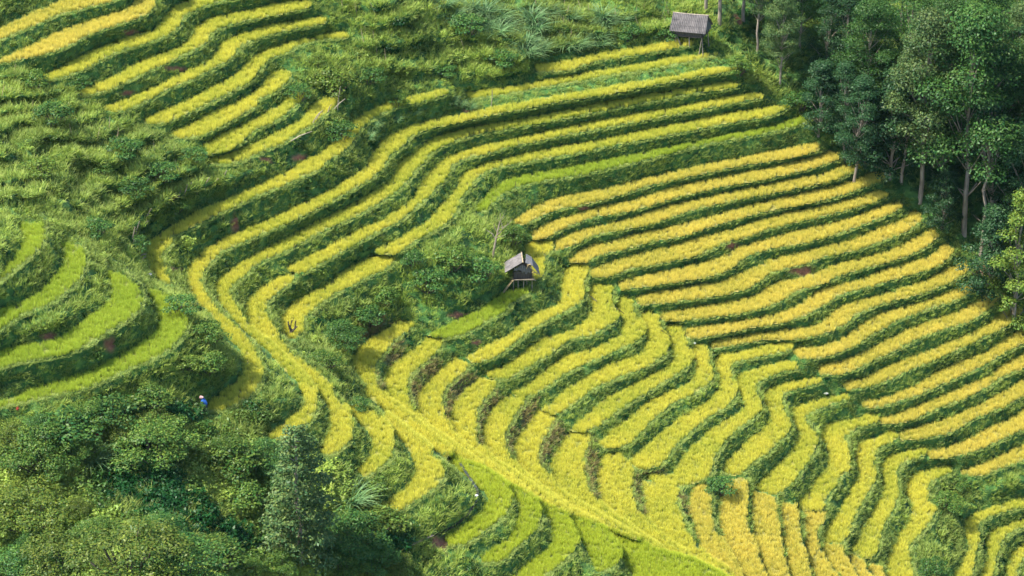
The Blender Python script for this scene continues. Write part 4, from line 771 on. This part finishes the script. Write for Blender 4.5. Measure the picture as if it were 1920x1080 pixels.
SH=[('lowy',705,1000,950,'yellow topped bush just right of the dark conical tree'),('low',655,1035,950,'bright green bush at the foot of the dark conical tree'),
('lowy',245,1090,955,'largest yellow green bush in the bottom left thicket'),('lowg',410,1065,1010,'bushy shrub left of the dark conical tree, at the thicket rim'),
('lowg',80,880,800,'grey leaved shrub at the left edge below the light green strip'),('lowy',60,990,905,'yellow green shrub with upright shoots at the left edge'),
('lowy',120,1075,1000,'yellow green shrub in the bottom left corner, near the largest bush'),('low',30,1100,1020,'dark shrub filling the bottom left corner'),
('lowg',285,865,775,'pale leaved shrub in the middle of the left thicket'),('lowy',325,850,815,'fern like shrub with arching yellow fronds above the shaded hollow'),
('low',340,1100,1010,'green shrub on the bottom edge right of the largest bush'),('lowg',455,950,905,'shrub left of the conical tree halfway up the slope'),
('lowy',350,690,645,'yellow leaved bush beside the light green hooked strip'),('lowg',385,640,580,'dense shrub squeezed between the light green hook and the long ribbon'),
('low',335,585,530,'dark green bush at the foot of the isolated ribbon'),('lowg',390,695,640,'shrub above the bent farmer beside the hooked plot'),
('lowg',280,770,700,'pale shrub below the outermost light green strip'),('low',205,800,735,'bush hanging below the outermost light green strip, further left'),
('low',120,830,765,'bush under the left part of the outermost light green strip'),('lowg',440,890,830,'shrub on the slope below the bent farmer'),
('lowg',60,165,110,'leafy bush at the left edge under the top left strips'),('low',95,230,170,'dark bush at the left edge below the leafy one'),
('lowy',75,330,275,'sunlit bush at the left edge on the weedy slope'),('low',230,290,235,'rounded bush in the upper row of the weedy slope'),
('low',300,335,280,'rounded dark bush in the second row of the weedy slope'),('low',255,365,310,'bush of the third row on the weedy slope'),
('lowg',190,330,285,'low bush left of the rounded ones on the weedy slope'),('low',180,440,385,'bush above the light green strips on the weedy slope'),
('lowg',330,395,350,'bush beside the row of leaning stakes'),('low',255,470,420,'bush left of the lowest leaning stakes'),
('low',360,300,255,'dark bush left of the strip with dead branches'),('low',150,165,120,'bush at the left tips of the upper left strips'),
('lowy',625,170,100,'pale yellow bush right of the blunt tipped terrace'),('low',560,185,140,'dark bush between two short upper left terraces'),
('lowy',595,120,80,'light bush above the blunt tipped terrace'),('low',640,260,205,'dark leafy bush beside the dead branches'),
('low',690,152,105,'vine covered bush right of the pale yellow ones'),('low',775,492,450,'bush below the rounded tip of the fifth ribbon'),
('lowg',850,500,440,'pale creeper covered bush left of the bare tree'),('low',900,520,455,'dark bush left of the open sided hut'),
('low',800,540,480,'large bush in the middle of the wooded bank'),('lowg',720,570,515,'pale leaved bush above the short wide strip end'),
('low',640,650,575,'tall bush right of the burnt tree'),('low',690,605,550,'dark bush in the hollow above the fan plots'),
('lowg',610,690,640,'pale scrubby bush between the crest and the fan plots'),('low',675,765,725,'round dark bush on the crest where the fan begins'),
('low',1346,922,896,'bright green bush at the head of the dark drain'),
('lowg',960,455,400,'bush behind the bare tree beside the golden field'),('lowg',1775,955,930,'pale green shrub in the gully right of the S shaped terraces'),
('low',1750,1075,1050,'shrub low in the gully right of the S shaped terraces'),('lowg',1800,915,898,'creeper covered shrub at the head of the right gully'),
('lowg',1466,528,510,'fern clump left of the large red earth scar'),('low',1500,200,145,'bush at the upper right tips of the long terraces'),
('low',1590,305,255,'bush by the first golden strips at the forest edge'),('lowg',1385,135,85,'bush right below the grey roofed hut'),
('lowy',1400,55,30,'yellow leaved banana like plant right of the grey roofed hut'),('low',880,60,5,'dark rounded shrub among the fountain grass at the top'),
('low',940,120,70,'shrub below the fountain grass at the top'),('low',1180,70,20,'bush in the bright grass above the long terraces'),
('low',1250,75,30,'bush directly left of the grey roofed hut'),('low',830,140,100,'bush above the grassy mound'),('lowg',745,195,155,'feathery grey green bush above the long ribbons')]
SH=[(({'lowy':'bigo','lowg':'bigg','low':'bign'}[a]) if b_-c_>72 else a,u,b_,c_,l) for a,u,b_,c_,l in SH]
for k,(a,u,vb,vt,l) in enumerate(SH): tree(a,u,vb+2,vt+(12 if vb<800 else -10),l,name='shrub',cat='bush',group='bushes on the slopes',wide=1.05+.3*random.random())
TH=[(30, 842, 'at the left edge, halfway down the thicket'), (150, 850, 'above the left end of the shaded hollow'), (60, 1035, 'at the left edge just above the bottom corner'), (150, 960, 'on the upper rim of the bottom thicket'), (185, 1010, 'directly left of the largest bush'), (300, 1010, 'directly right of the largest bush'), (380, 1035, 'midway between the largest bush and the conical tree'), (470, 1075, 'on the bottom edge left of the conical tree'), (520, 900, 'touching the top left of the conical tree'), (240, 820, 'under the pale shrub of the upper thicket'), (160, 795, 'below the tall grassy bank of the left edge'), (80, 820, 'under the red flowers of the left edge'), (300, 810, 'in the middle of the upper thicket'), (430, 860, 'on the slope under the hooked plot end'), (500, 870, 'just below the tip of the third ribbon'), (205, 1070, 'on the bottom edge under the largest bush'), (520, 1075, 'at the foot of the conical tree on the bottom edge'), (700, 1065, 'on the bottom edge right of the conical tree'), (745, 1075, 'on the bottom edge left of the green plots'), (640, 1075, 'on the bottom edge right beside the conical trunk')]
for k,(u,v,w) in enumerate(TH):
    tree(['bigo','bigg','bign'][k%3],u,v+8,v-random.uniform(38,62),'rounded thicket bush '+w,name='shrub',cat='bush',group='crowding bushes of the bottom left thicket',wide=random.uniform(.8,1.15))
# ---- fountain grass clumps
fg=[_pm('fountain_grass',*blades(130,.45,1.0,1.9,.09,.25,.8,5,200+s)[:2],M['reed'],blades(130,.45,1.0,1.9,.09,.25,.8,5,200+s)[2]) for s in range(3)]
def fountain(u,v,s,l,g='fountain grass clumps at the top'):
    o=link('fountain_grass',fg[random.randrange(3)],None,pos(u,v)); o.scale=(s*1.15,s*1.15,s); o.rotation_euler=(0,0,random.uniform(0,6)); tag(o,l,'tall grass',g)
fountain(655,945,1.25,'large pale fountain grass clump below the third hooked strip','lone fountain grass clumps')
fountain(175,870,1.0,'fountain grass clump in the left thicket above the shaded hollow','lone fountain grass clumps')
for k in range(34):
    u=random.uniform(820,1165); v=random.uniform(12,112-.14*max(0,u-960))
    if v<10+.06*(u-820) or (u<900 and v>60): v=random.uniform(20,50)
    fountain(u,v,random.uniform(.7,1.1),'silvery green fountain grass clump in the dense stand at the top')
for (u,v) in ((742,228),(775,215),(690,262),(848,195),(862,200),(880,205),(700,240)): fountain(u,v,.5,'low bright grass clump on the grassy bank between the long ribbons','grass clumps between the long ribbons')
# ---------------------------------------------------------------- bare trees, dead branches, stakes
def dead(label,u,vb,hpx,spec,mat,name,cat='dead tree'):
    p=pos(u,vb); k=mpp(u,vb)/math.cos(math.radians(30)); o=empty(name,p-Vector((0,0,.1))); tag(o,label,cat)
    for n_,pts,r0,r1 in spec:
        mb=MB(); P=[Vector((a*k*.87,c*k,b*k)) for a,b,c in pts]; mb.tube(P,[r0+(r1-r0)*i/(len(P)-1) for i in range(len(P))],6); mb.build(n_,M[mat],o)
def T_(x,y,z=0): return (x,y,z)
dead('slender leafless tree standing left of the open sided hut',924,485,90,
 [('trunk',[(0,0,0),(1,12,0),(4,28,0),(7,42,1),(10,55,1),(13,68,2)],.10,.05),
  ('branch',[(7,44,1),(14,52,-2),(19,60,-4),(17,66,-3),(14,78,-3),(14,86,0)],.05,.012),('branch',[(5,38,1),(0,46,3),(-8,50,5),(-14,54,6)],.045,.01),
  ('branch',[(8,50,1),(3,60,4),(2,66,4)],.03,.01),('branch',[(10,56,1),(20,58,5),(30,62,8),(36,72,8)],.03,.008),('branch',[(6,40,0),(12,46,-6),(22,50,-9)],.03,.008),
  ('branch',[(13,68,2),(20,80,1),(24,92,0)],.03,.008),('branch',[(19,60,-4),(28,68,-6),(26,80,-6)],.02,.006),('branch',[(13,68,2),(8,76,4)],.02,.006)],'deadwood','bare_tree','bare tree')
dead('small blackened forked tree stump in the short wide strip',546,628,30,
 [('trunk',[(0,0,0),(0,6,0),(1,10,0)],.16,.13),('branch',[(1,9,0),(-2,16,0),(-4,22,0),(-5,27,1)],.12,.05),('branch',[(1,9,0),(5,12,0),(9,16,0),(12,18,0)],.10,.05),
  ('branch',[(-1,16,0),(1,24,2),(2,29,2)],.06,.02),('branch',[(8,15,0),(8,22,2),(9,28,2)],.08,.03),('branch',[(1,24,2),(5,30,2),(6,34,2)],.03,.01),('branch',[(9,24,2),(12,30,2)],.03,.01)],'darkbark','burnt_tree')
def stick(u0,v0,u1,v1,r,label,cat,group,name,lift=.0):
    a=pos(u0,v0); b=Vector((0,0,0)); k=mpp(u0,v0); d=Vector(((u1-u0)*k,0,(v0-v1)*k/math.cos(math.radians(30))))
    m=MB().tube([(0,0,-.15),d*.5+Vector((random.uniform(-.05,.05),.03,0)),d],[r,r*.85,r*.6],6)
    o=m.build(name,M['bark'],None,a+Vector((0,0,lift))); tag(o,label,cat,group); return o
for k_,(a,b,c,d) in enumerate(sorted(((369,362,376,347),(383,353,394,333),(401,344,410,335),(357,365,360,343),(345,362,352,347),(335,368,340,357),(312,384,316,366),(316,380,320,370),(301,390,302,380),(420,332,426,320),(291,400,293,393),(281,410,287,399)),key=lambda q:-q[0])):
    stick(a,b,c,d,.05,'weathered leaning stake, %s from the right in the broken row above the isolated ribbon'%['first','second','third','fourth','fifth','sixth','seventh','eighth','ninth','tenth','eleventh','last'][k_],'stake','leaning stakes','wooden_stake')
for (a,b,c,d,l) in ((270,425,286,397,'long fallen pole at the middle of the stake row'),(267,429,279,420,'short fallen pole under the long one in the stake row'),
  (246,465,256,432,'tall leaning pole at the low end of the stake row'),(248,470,253,455,'short pole at the low end of the stake row'),(252,448,264,421,'leaning pole just above the low end of the stake row'),
  (262,484,275,482,'broken white stick beside the start of the isolated ribbon'),(265,490,274,487,'second broken stick beside the start of the isolated ribbon')):
    stick(a,b,c,d,.06,l,'pole','fallen poles of the stake row','wooden_pole',.25)
for (a,b,c,d,l) in ((633,210,640,170,'tallest dead branch standing right of the lowest short terrace'),(626,208,648,192,'long forked dead branch leaning on the leafy bush'),
  (615,213,622,202,'short dead branch on the lip of the lowest short terrace'),(587,233,602,216,'dead branch lying along the lip of the lowest short terrace'),(592,228,606,213,'thin dead branch crossing the one along the lip'),
  (545,268,586,253,'pale dead branch at the bottom of the lowest short terrace'),(552,264,570,258,'dark dead branch at the bottom of the lowest short terrace'),(921,203,923,176,'dead stump on the bank of the second strip below the grey roofed hut')):
    stick(a,b,c,d,.04,l,'branch','dead branches','dead_branch',.3)
for (a,b,c,d,l) in ((1104,562,1119,574,'thin black pole lying across the broad headed plot'),(1158,588,1170,597,'thin black pole lying beside the winding plots'),(1240,628,1258,640,'thin black pole lying across the plot head')):
    p=pos(a,b,.45); q=pos(c,d,.45); o=MB().tube([p,q],.03,5).build('black_pole',M['darkbark']); tag(o,l,'pole','black poles lying across the plots')
# ---------------------------------------------------------------- huts
def corr(w,l,t,n,m,name,parent,xf,amp=.03):
    """one corrugated sheet: w across the waves, l down the slope"""
    V=[];F=[]; k=n*4
    for side in (0,1):
        for i in range(k+1):
            x=-w/2+w*i/k; z=amp*math.sin(i*math.pi/2)+(t if side else 0)
            V+= [tuple(xf@Vector((x,0,z))),tuple(xf@Vector((x,-l,z)))]
    o=2*(k+1)
    for i in range(k): F.append((2*i,2*i+1,2*i+3,2*i+2)); F.append((o+2*i,o+2*i+2,o+2*i+3,o+2*i+1))
    for i in range(k): F.append((2*i,2*i+2,o+2*i+2,o+2*i)); F.append((2*i+1,o+2*i+1,o+2*i+3,2*i+3))
    F.append((0,o,o+1,1)); F.append((2*k,2*k+1,o+2*k+1,o+2*k))
    me=bpy.data.meshes.new(name); me.from_pydata(V,[],F); me.materials.append(m); return link(name,me,parent)
def hut_a():
    # ridge runs left-right, turned so that the right gable shows
    p=pos(1298,80); o=empty('stilt_hut',p,math.radians(-24)); o.rotation_euler=(0,math.radians(-5),math.radians(-24)); tag(o,'small stilt hut with a grey corrugated roof at the forest edge','hut')
    L_=3.25; zf,ze,zr=.95,1.45,2.7; hd=1.02
    for x in (-1.2,0,1.2):
        for y in (-.7,.7):
            MB().tube([(x*1.05,y*1.1,-.8),(x+random.uniform(-.05,.05),y,zf+.3)],.05,6).build('post',M['bark'],o)
    MB().box((0,0,zf),(2.7,1.8,.09)).build('floor',M['plankdark'],o)
    for s,n in ((-1,'front_wall'),(1,'back_wall')): MB().box((0,s*.8,zf+.4),(2.6,.05,.75)).build(n,M['plankdark'],o)
    for sx,nn in ((1,10),(-1,7)):
        for i in range(nn):
            y=-.98+1.96*(i+.5)/nn; top=zr-.12-abs(y)*1.12; zb=zf+.25+random.uniform(-.08,.1)
            MB().box((sx*(1.46+random.uniform(-.02,.02)),y,(top+zb)/2),(.035,1.84/nn,top-zb),Euler((random.uniform(-.04,.04),0,0)).to_matrix()).build('plank',M['plank'],o)
    sl=math.atan2(zr-ze,hd); rows_=((0,.58,3),(.52,.58,4),(1.04,.62,3))
    for side in (0,1):
        for r_,(d0,l,c) in enumerate(rows_):
            for k in range(c):
                w=L_/c; x=-L_/2+w*(k+.5)+.03*random.uniform(-1,1)
                X=Matrix.Translation((0,0,zr))@Matrix.Rotation(math.pi*side,4,'Z')@Matrix.Translation((x,0,0))@Euler((sl+random.uniform(-.02,.02),0,random.uniform(-.015,.015))).to_matrix().to_4x4()@Matrix.Translation((0,-d0,.02*(2-r_)+.006*k))
                corr(w+.05,l,.018,max(4,int(w*6.5)),M['roofgrey'],'roof_sheet',o,X,.035)
    MB().tube([(-L_/2-.05,0,zr+.05),(0,.02,zr+.02),(L_/2+.1,0,zr+.07)],.045,6).build('ridge_pole',M['bark'],o)
    MB().tube([(.9,-.9,-.8),(1.25,-.8,.9)],.04).build('brace',M['bark'],o)
    MB().tube([(-.4,-.9,-.8),(-1.1,-.8,.85)],.04).build('brace',M['bark'],o)
hut_a()
def hut_b():
    p=pos(979,535); o=empty('stilt_hut',p,math.radians(4)); o.scale=(.92,.92,.92); tag(o,'dilapidated stilt hut with an open gable and sagging plank roof on the slope','hut')
    zf,zw,zr=1.0,1.78,2.95
    for x,y in ((-.8,-.6),(.85,-.6),(-.8,.7),(.9,.7),(.1,-.6),(.4,.0),(-.4,-.5)):
        MB().tube([(x+random.uniform(-.05,.05),y,-1.2),(x,y,zf+.05)],.045,6).build('post',M['deadwood'],o)
    for k in range(6):
        MB().tube([(-1.05,-.78+.3*k,zf+.02*(k%2)),(1.05,-.75+.3*k,zf+.03)],.04,6).build('floor_pole',M['bamboo'],o)
    for k in range(3): MB().tube([(-1.0+.1*k,-.86-.05*k,zf+.03+.06*k),(1.15-.1*k,-.88-.05*k,zf-.02+.08*k)],.035,6).build('floor_pole',M['deadwood'],o)
    # lower wall boards, dark
    for i in range(7):
        x=-.78+1.56*(i+.5)/7; MB().box((x,-.68,zf+.42),(.215,.035,.78)).build('wall_board',M['plankdark'],o)
    for s in (-1,1):
        for i in range(4):
            MB().box((s*.82,-.55+.38*i,zf+.42),(.035,.36,.8)).build('wall_board',M['plankdark'],o)
    MB().box((0,.85,zf+.6),(1.6,.04,1.2)).build('back_wall',M['plankdark'],o)
    # ragged hanging gable planks
    for i in range(9):
        x=-.78+1.5*(i+.5)/9; top=zr-.42-abs(x+.05)*.62; bot=zw+.05+random.uniform(-.12,.18)-(.15 if x>0 else 0)
        MB().box((x,-.74+random.uniform(-.02,.02),(top+bot)/2),(.15,.03,max(.2,top-bot)),Euler((0,random.uniform(-.05,.05),0)).to_matrix()).build('plank',M['plank'],o)
    # left roof plane: boards running down the slope
    for i in range(7):
        y=-1.0+1.75*(i+.5)/7; a=Vector((.02,y,zr)); b=Vector((-1.55+.03*random.uniform(-1,1),y,zr-1.02))
        c=(a+b)/2; ang=math.atan2(a.z-b.z,a.x-b.x); MB().box(c,((a-b).length+random.uniform(0,.1),.245,.035),Euler((0,-ang,0)).to_matrix()).build('roof_board',M['roofgrey'],o)
    # right roof plane: sagging, steeper, slipped from the ridge
    for i in range(6):
        y=-1.0+1.6*(i+.5)/6; a=Vector((.25+.03*i,y,zr-.12)); b=Vector((.85,y,zr-.42)); c_=Vector((1.45+.04*random.uniform(-1,1),y,zr-1.35))
        for q,r_ in ((a,b),(b,c_)):
            m=(q+r_)/2; ang=math.atan2(q.z-r_.z,q.x-r_.x); MB().box(m,((q-r_).length+.04,.26,.035),Euler((0,-ang,0)).to_matrix()).build('roof_board',M['plank'],o)
    MB().tube([(0,-1.05,zr-.03),(0,.85,zr-.03)],.05).build('ridge_pole',M['bamboo'],o)
    for a,b in (((.35,-1,zr-.35),(.7,-1.0,zr-.25)),((.55,-.95,zr-.5),(1.3,-.95,zr-1.35)),((.3,-.9,zr-.75),(.55,-.95,zr-.3)),((.75,-.8,zf+.75),(1.35,-.85,zf+.68))):
        MB().tube([a,b],.035).build('rafter',M['bamboo'],o)
    # ladder: two rails and rungs down to the left
    a=Vector((-.85,-.9,zf+.15)); b=Vector((-2.0,-1.1,-.35))
    for dy in (-.12,.12): MB().tube([a+Vector((0,dy,0)),b+Vector((0,dy,0))],.04).build('ladder_rail',M['bamboo'],o)
    for k in range(6):
        q=a.lerp(b,(k+.5)/6); MB().tube([q+Vector((0,-.16,.02)),q+Vector((0,.16,.02))],.03).build('ladder_rung',M['bamboo'],o)
hut_b()
# ---------------------------------------------------------------- the farmer
def skin(name,verts,edges,radii,mat,parent,sub=2):
    me=bpy.data.meshes.new(name); me.from_pydata(verts,edges,[]); o=link(name,me,parent)
    md=o.modifiers.new('skin','SKIN'); 
    for i,r in enumerate(radii): 
        sv=me.skin_vertices[0].data[i] if me.skin_vertices else None
    bpy.context.view_layer.objects.active=o
    if not me.skin_vertices:
        bm=bmesh.new(); bm.from_mesh(me); ly=bm.verts.layers.skin.verify(); bm.to_mesh(me); bm.free()
    for i,r in enumerate(radii):
        sv=me.skin_vertices[0].data[i]; sv.radius=(r,r) if not isinstance(r,tuple) else r; sv.use_root=(i==0)
    ss=o.modifiers.new('smooth','SUBSURF'); ss.levels=sub; ss.render_levels=sub
    me.materials.append(mat); return o
def farmer():
    p=pos(387,777); k=1.0; o=empty('person',p,math.radians(-8)); tag(o,'person in a blue jacket and pale pink headscarf bending over the end of the plot','person')
    # faces left and away, bent forward: pelvis, spine, neck, head, legs with bent knees, arms reaching left
    v=[(0,0,.82),(-.06,.05,1.0),(-.2,.12,1.2),(-.29,.15,1.28),(-.34,.16,1.34),(-.37,.17,1.40),(-.39,.17,1.46),
       (.02,-.12,.78),(-.08,-.14,.45),(0,-.14,.06),(-.14,-.15,.02),(.02,.12,.78),(-.02,.16,.42),(.08,.18,.06),(-.06,.2,.02),
       (-.24,-.06,1.24),(-.34,-.16,1.02),(-.56,-.18,.98),(-.64,-.18,.99),(-.26,.32,1.24),(-.42,.36,1.04),(-.62,.32,1.0),(-.70,.31,1.0)]
    e=[(0,1),(1,2),(2,3),(3,4),(4,5),(5,6),(0,7),(7,8),(8,9),(9,10),(0,11),(11,12),(12,13),(13,14),(2,15),(15,16),(16,17),(17,18),(2,19),(19,20),(20,21),(21,22)]
    r=[.15,.14,.16,.09,.06,.095,.08,.10,.07,.05,.04,.10,.07,.05,.04,.07,.055,.035,.03,.07,.055,.035,.03]
    skin('body',v,e,r,M['trouser'],o)
    # hands and face in skin colour follow the same joints
    for q,w in (((-.56,-.18,.98),(-.66,-.18,.99)),((-.62,.32,1.0),(-.72,.31,1.0))):
        q=Vector(q); w=Vector(w); V_=[q,w]; E_=[(0,1)]; R_=[.038,.036]
        for f in range(5):
            a=(f-2)*.018; b=len(V_); V_.append(w+Vector((-.04,a*1.6,-.01))); V_.append(w+Vector((-.075+abs(f-2)*.008,a*2,-.04))); E_+=[(1,b),(b,b+1)]; R_+=[.012,.009]
        skin('hand',[tuple(x) for x in V_],E_,R_,M['skin'],o,1)
    h=MB(); bpy.ops
    bm=bmesh.new(); bmesh.ops.create_uvsphere(bm,u_segments=20,v_segments=14,radius=.112)
    for q in bm.verts:
        if q.co.x<-.07 and abs(q.co.y)<.03 and -.03<q.co.z<.03: q.co.x-=.025     # nose
        if q.co.z<-.05: q.co.x-=.015; q.co.y*=.8
    me=bpy.data.meshes.new('face'); bm.to_mesh(me); bm.free(); me.materials.append(M['skin']); fo=link('face',me,o,(-.40,.17,1.42)); fo.rotation_euler=(0,.4,0)
    # jacket over torso and sleeves
    jv=[v[0],v[1],v[2],v[3],v[15],v[16],(-.48,-.17,1.0),v[19],v[20],(-.55,.34,1.01)]; jv[0]=(.02,0,.84)
    skin('jacket',jv,[(0,1),(1,2),(2,3),(2,4),(4,5),(5,6),(2,7),(7,8),(8,9)],[.19,.19,.205,.10,.10,.075,.055,.10,.075,.055],M['blue'],o)
    # headscarf with a short peak
    bm=bmesh.new(); bmesh.ops.create_uvsphere(bm,u_segments=20,v_segments=12,radius=.138)
    for q in bm.verts:
        if q.co.z<-.03: q.co.z=-.03-(q.co.z+.03)*.0; q.co.x*=1.05
        if q.co.x>.08: q.co.x+=.07; q.co.z*=.7
    me=bpy.data.meshes.new('headscarf'); bm.to_mesh(me); bm.free(); me.materials.append(M['pink']); hc=link('headscarf',me,o,(-.385,.17,1.46)); hc.rotation_euler=(0,-.15,0)
    o.scale=(.92,.92,.88)
farmer()
# ---------------------------------------------------------------- small things
def ribbon(name,pts,w,mat,dz,label=None,kind='structure'):
    P=[pos(u,v,dz) for u,v in pts]; V=[];F=[]
    for i,p in enumerate(P):
        d=(P[min(i+1,len(P)-1)]-P[max(i-1,0)]); d.z=0; d.normalize(); n=Vector((-d.y,d.x,0))*w/2; V+=[tuple(p+n),tuple(p-n)]
    for i in range(len(P)-1): F.append((2*i,2*i+1,2*i+3,2*i+2))
    me=bpy.data.meshes.new(name); me.from_pydata(V,[],F); me.materials.append(mat); o=link(name,me); 
    sm=o.modifiers.new('thick','SOLIDIFY'); sm.thickness=.03; tag(o,label,kind=kind); return o
CH=smooth(np.array([(862,872),(875,893),(888,912),(895,925),(893,940),(888,952),(878,968),(860,985),(835,1000),(812,1010)],float),5)
ribbon('irrigation_channel',CH,.2,M['water'],.25)
FP=smooth(np.array([(812,1010),(790,1020),(760,1033),(735,1043),(715,1052)],float),5)
ribbon('footpath',FP,.22,solid('trodden_path',(.28,.21,.14),(.45,.36,.26)),.34)
def sheetpiece(u,v,s,mat,name,label,cat):
    r=random.Random(int(u)); V=[(r.uniform(-1,1)*s*.2+math.cos(a)*s,math.sin(a)*s*.6,r.uniform(0,.5)*s) for a in [k*math.pi/4 for k in range(8)]]+[(0,0,.5*s)]
    V+=[(x,y,z-.04) for x,y,z in V]
    F=[(k,(k+1)%8,8) for k in range(8)]+[((k+1)%8+9,k+9,17) for k in range(8)]+[(k,k+9,(k+1)%8+9,(k+1)%8) for k in range(8)]
    me=bpy.data.meshes.new(name); me.from_pydata(V,[],F); me.materials.append(mat); o=link(name,me,None,pos(u,v,.35)); tag(o,label,cat)
sheetpiece(1300,650,.22,M['white'],'plastic_sheet','scrap of white plastic sheet at the head of the plot beneath the S bends','plastic sheet')
sheetpiece(893,937,.15,M['white'],'plastic_sheet','small white scrap lying in the weedy water channel','plastic sheet')
sheetpiece(1549,745,.2,M['stone'],'stone','small grey stone between the S shaped terraces','stone')
sheetpiece(281,523,.22,M['stone'],'stone','pale stones at the foot of the isolated ribbon','stone')
# pink cloth ring hung on the stakes
p=pos(330,376,.35); bm=bmesh.new()
for i in range(14):
    a=i*2*math.pi/14
    for j in range(6):
        b=j*math.pi/3; R_=.2+.07*math.cos(b)+.02*math.sin(3*a); bm.verts.new((R_*math.cos(a)*.85,.06*math.sin(b),R_*math.sin(a)*1.1))
bm.verts.ensure_lookup_table()
for i in range(14):
    for j in range(6): bm.faces.new([bm.verts[i*6+j],bm.verts[((i+1)%14)*6+j],bm.verts[((i+1)%14)*6+(j+1)%6],bm.verts[i*6+(j+1)%6]])
me=bpy.data.meshes.new('cloth'); bm.to_mesh(me); bm.free(); me.materials.append(M['red']); tag(link('cloth',me,None,p),'looped pink red cloth hanging among the leaning stakes','cloth')
for (u,v,l) in ((33,778,'red flowers at the left edge below the outermost light green strip'),(108,803,'red blossoms on a shrub in the upper left thicket'),(184,826,'tall red flower spike above the fountain grass in the thicket')):
    V,F,t=leafcloud(26,.22,.09,int(u),.2,1.4); o=link('red_flowers',_nm if False else arrmesh('red_flowers',V,F,[M['redleaf']]),None,pos(u,v,.45)); o.scale=(.8,.8,.8); tag(o,l,'flowers')
# ---------------------------------------------------------------- valley air
zlo=float(WZ.min())-1; xlo,xhi,ylo,yhi=float(WX.min())-5,float(WX.max())+5,CAMY-15,float(WY.max())+5
zhi=max(CAMZ,float(WZ.max())+30)+8
hz=MB().box(((xlo+xhi)/2,(ylo+yhi)/2,(zlo+zhi)/2),(xhi-xlo,yhi-ylo,zhi-zlo)).build('haze',None if False else bpy.data.materials.new('valley_air'))
hm=hz.data.materials[0]; hm.use_nodes=True; hm.node_tree.nodes.clear(); pv=hm.node_tree.nodes.new('ShaderNodeVolumePrincipled'); ho=hm.node_tree.nodes.new('ShaderNodeOutputMaterial')
pv.inputs['Color'].default_value=(.55,.88,1,1); pv.inputs['Density'].default_value=.00002; hm.node_tree.links.new(pv.outputs[0],ho.inputs['Volume'])
hz['kind']='stuff'; hz['label']='thin bluish haze filling the valley air'; hz['category']='haze'
print('instances',NINST[0],'haze',xlo,xhi,ylo,yhi,zlo,zhi)
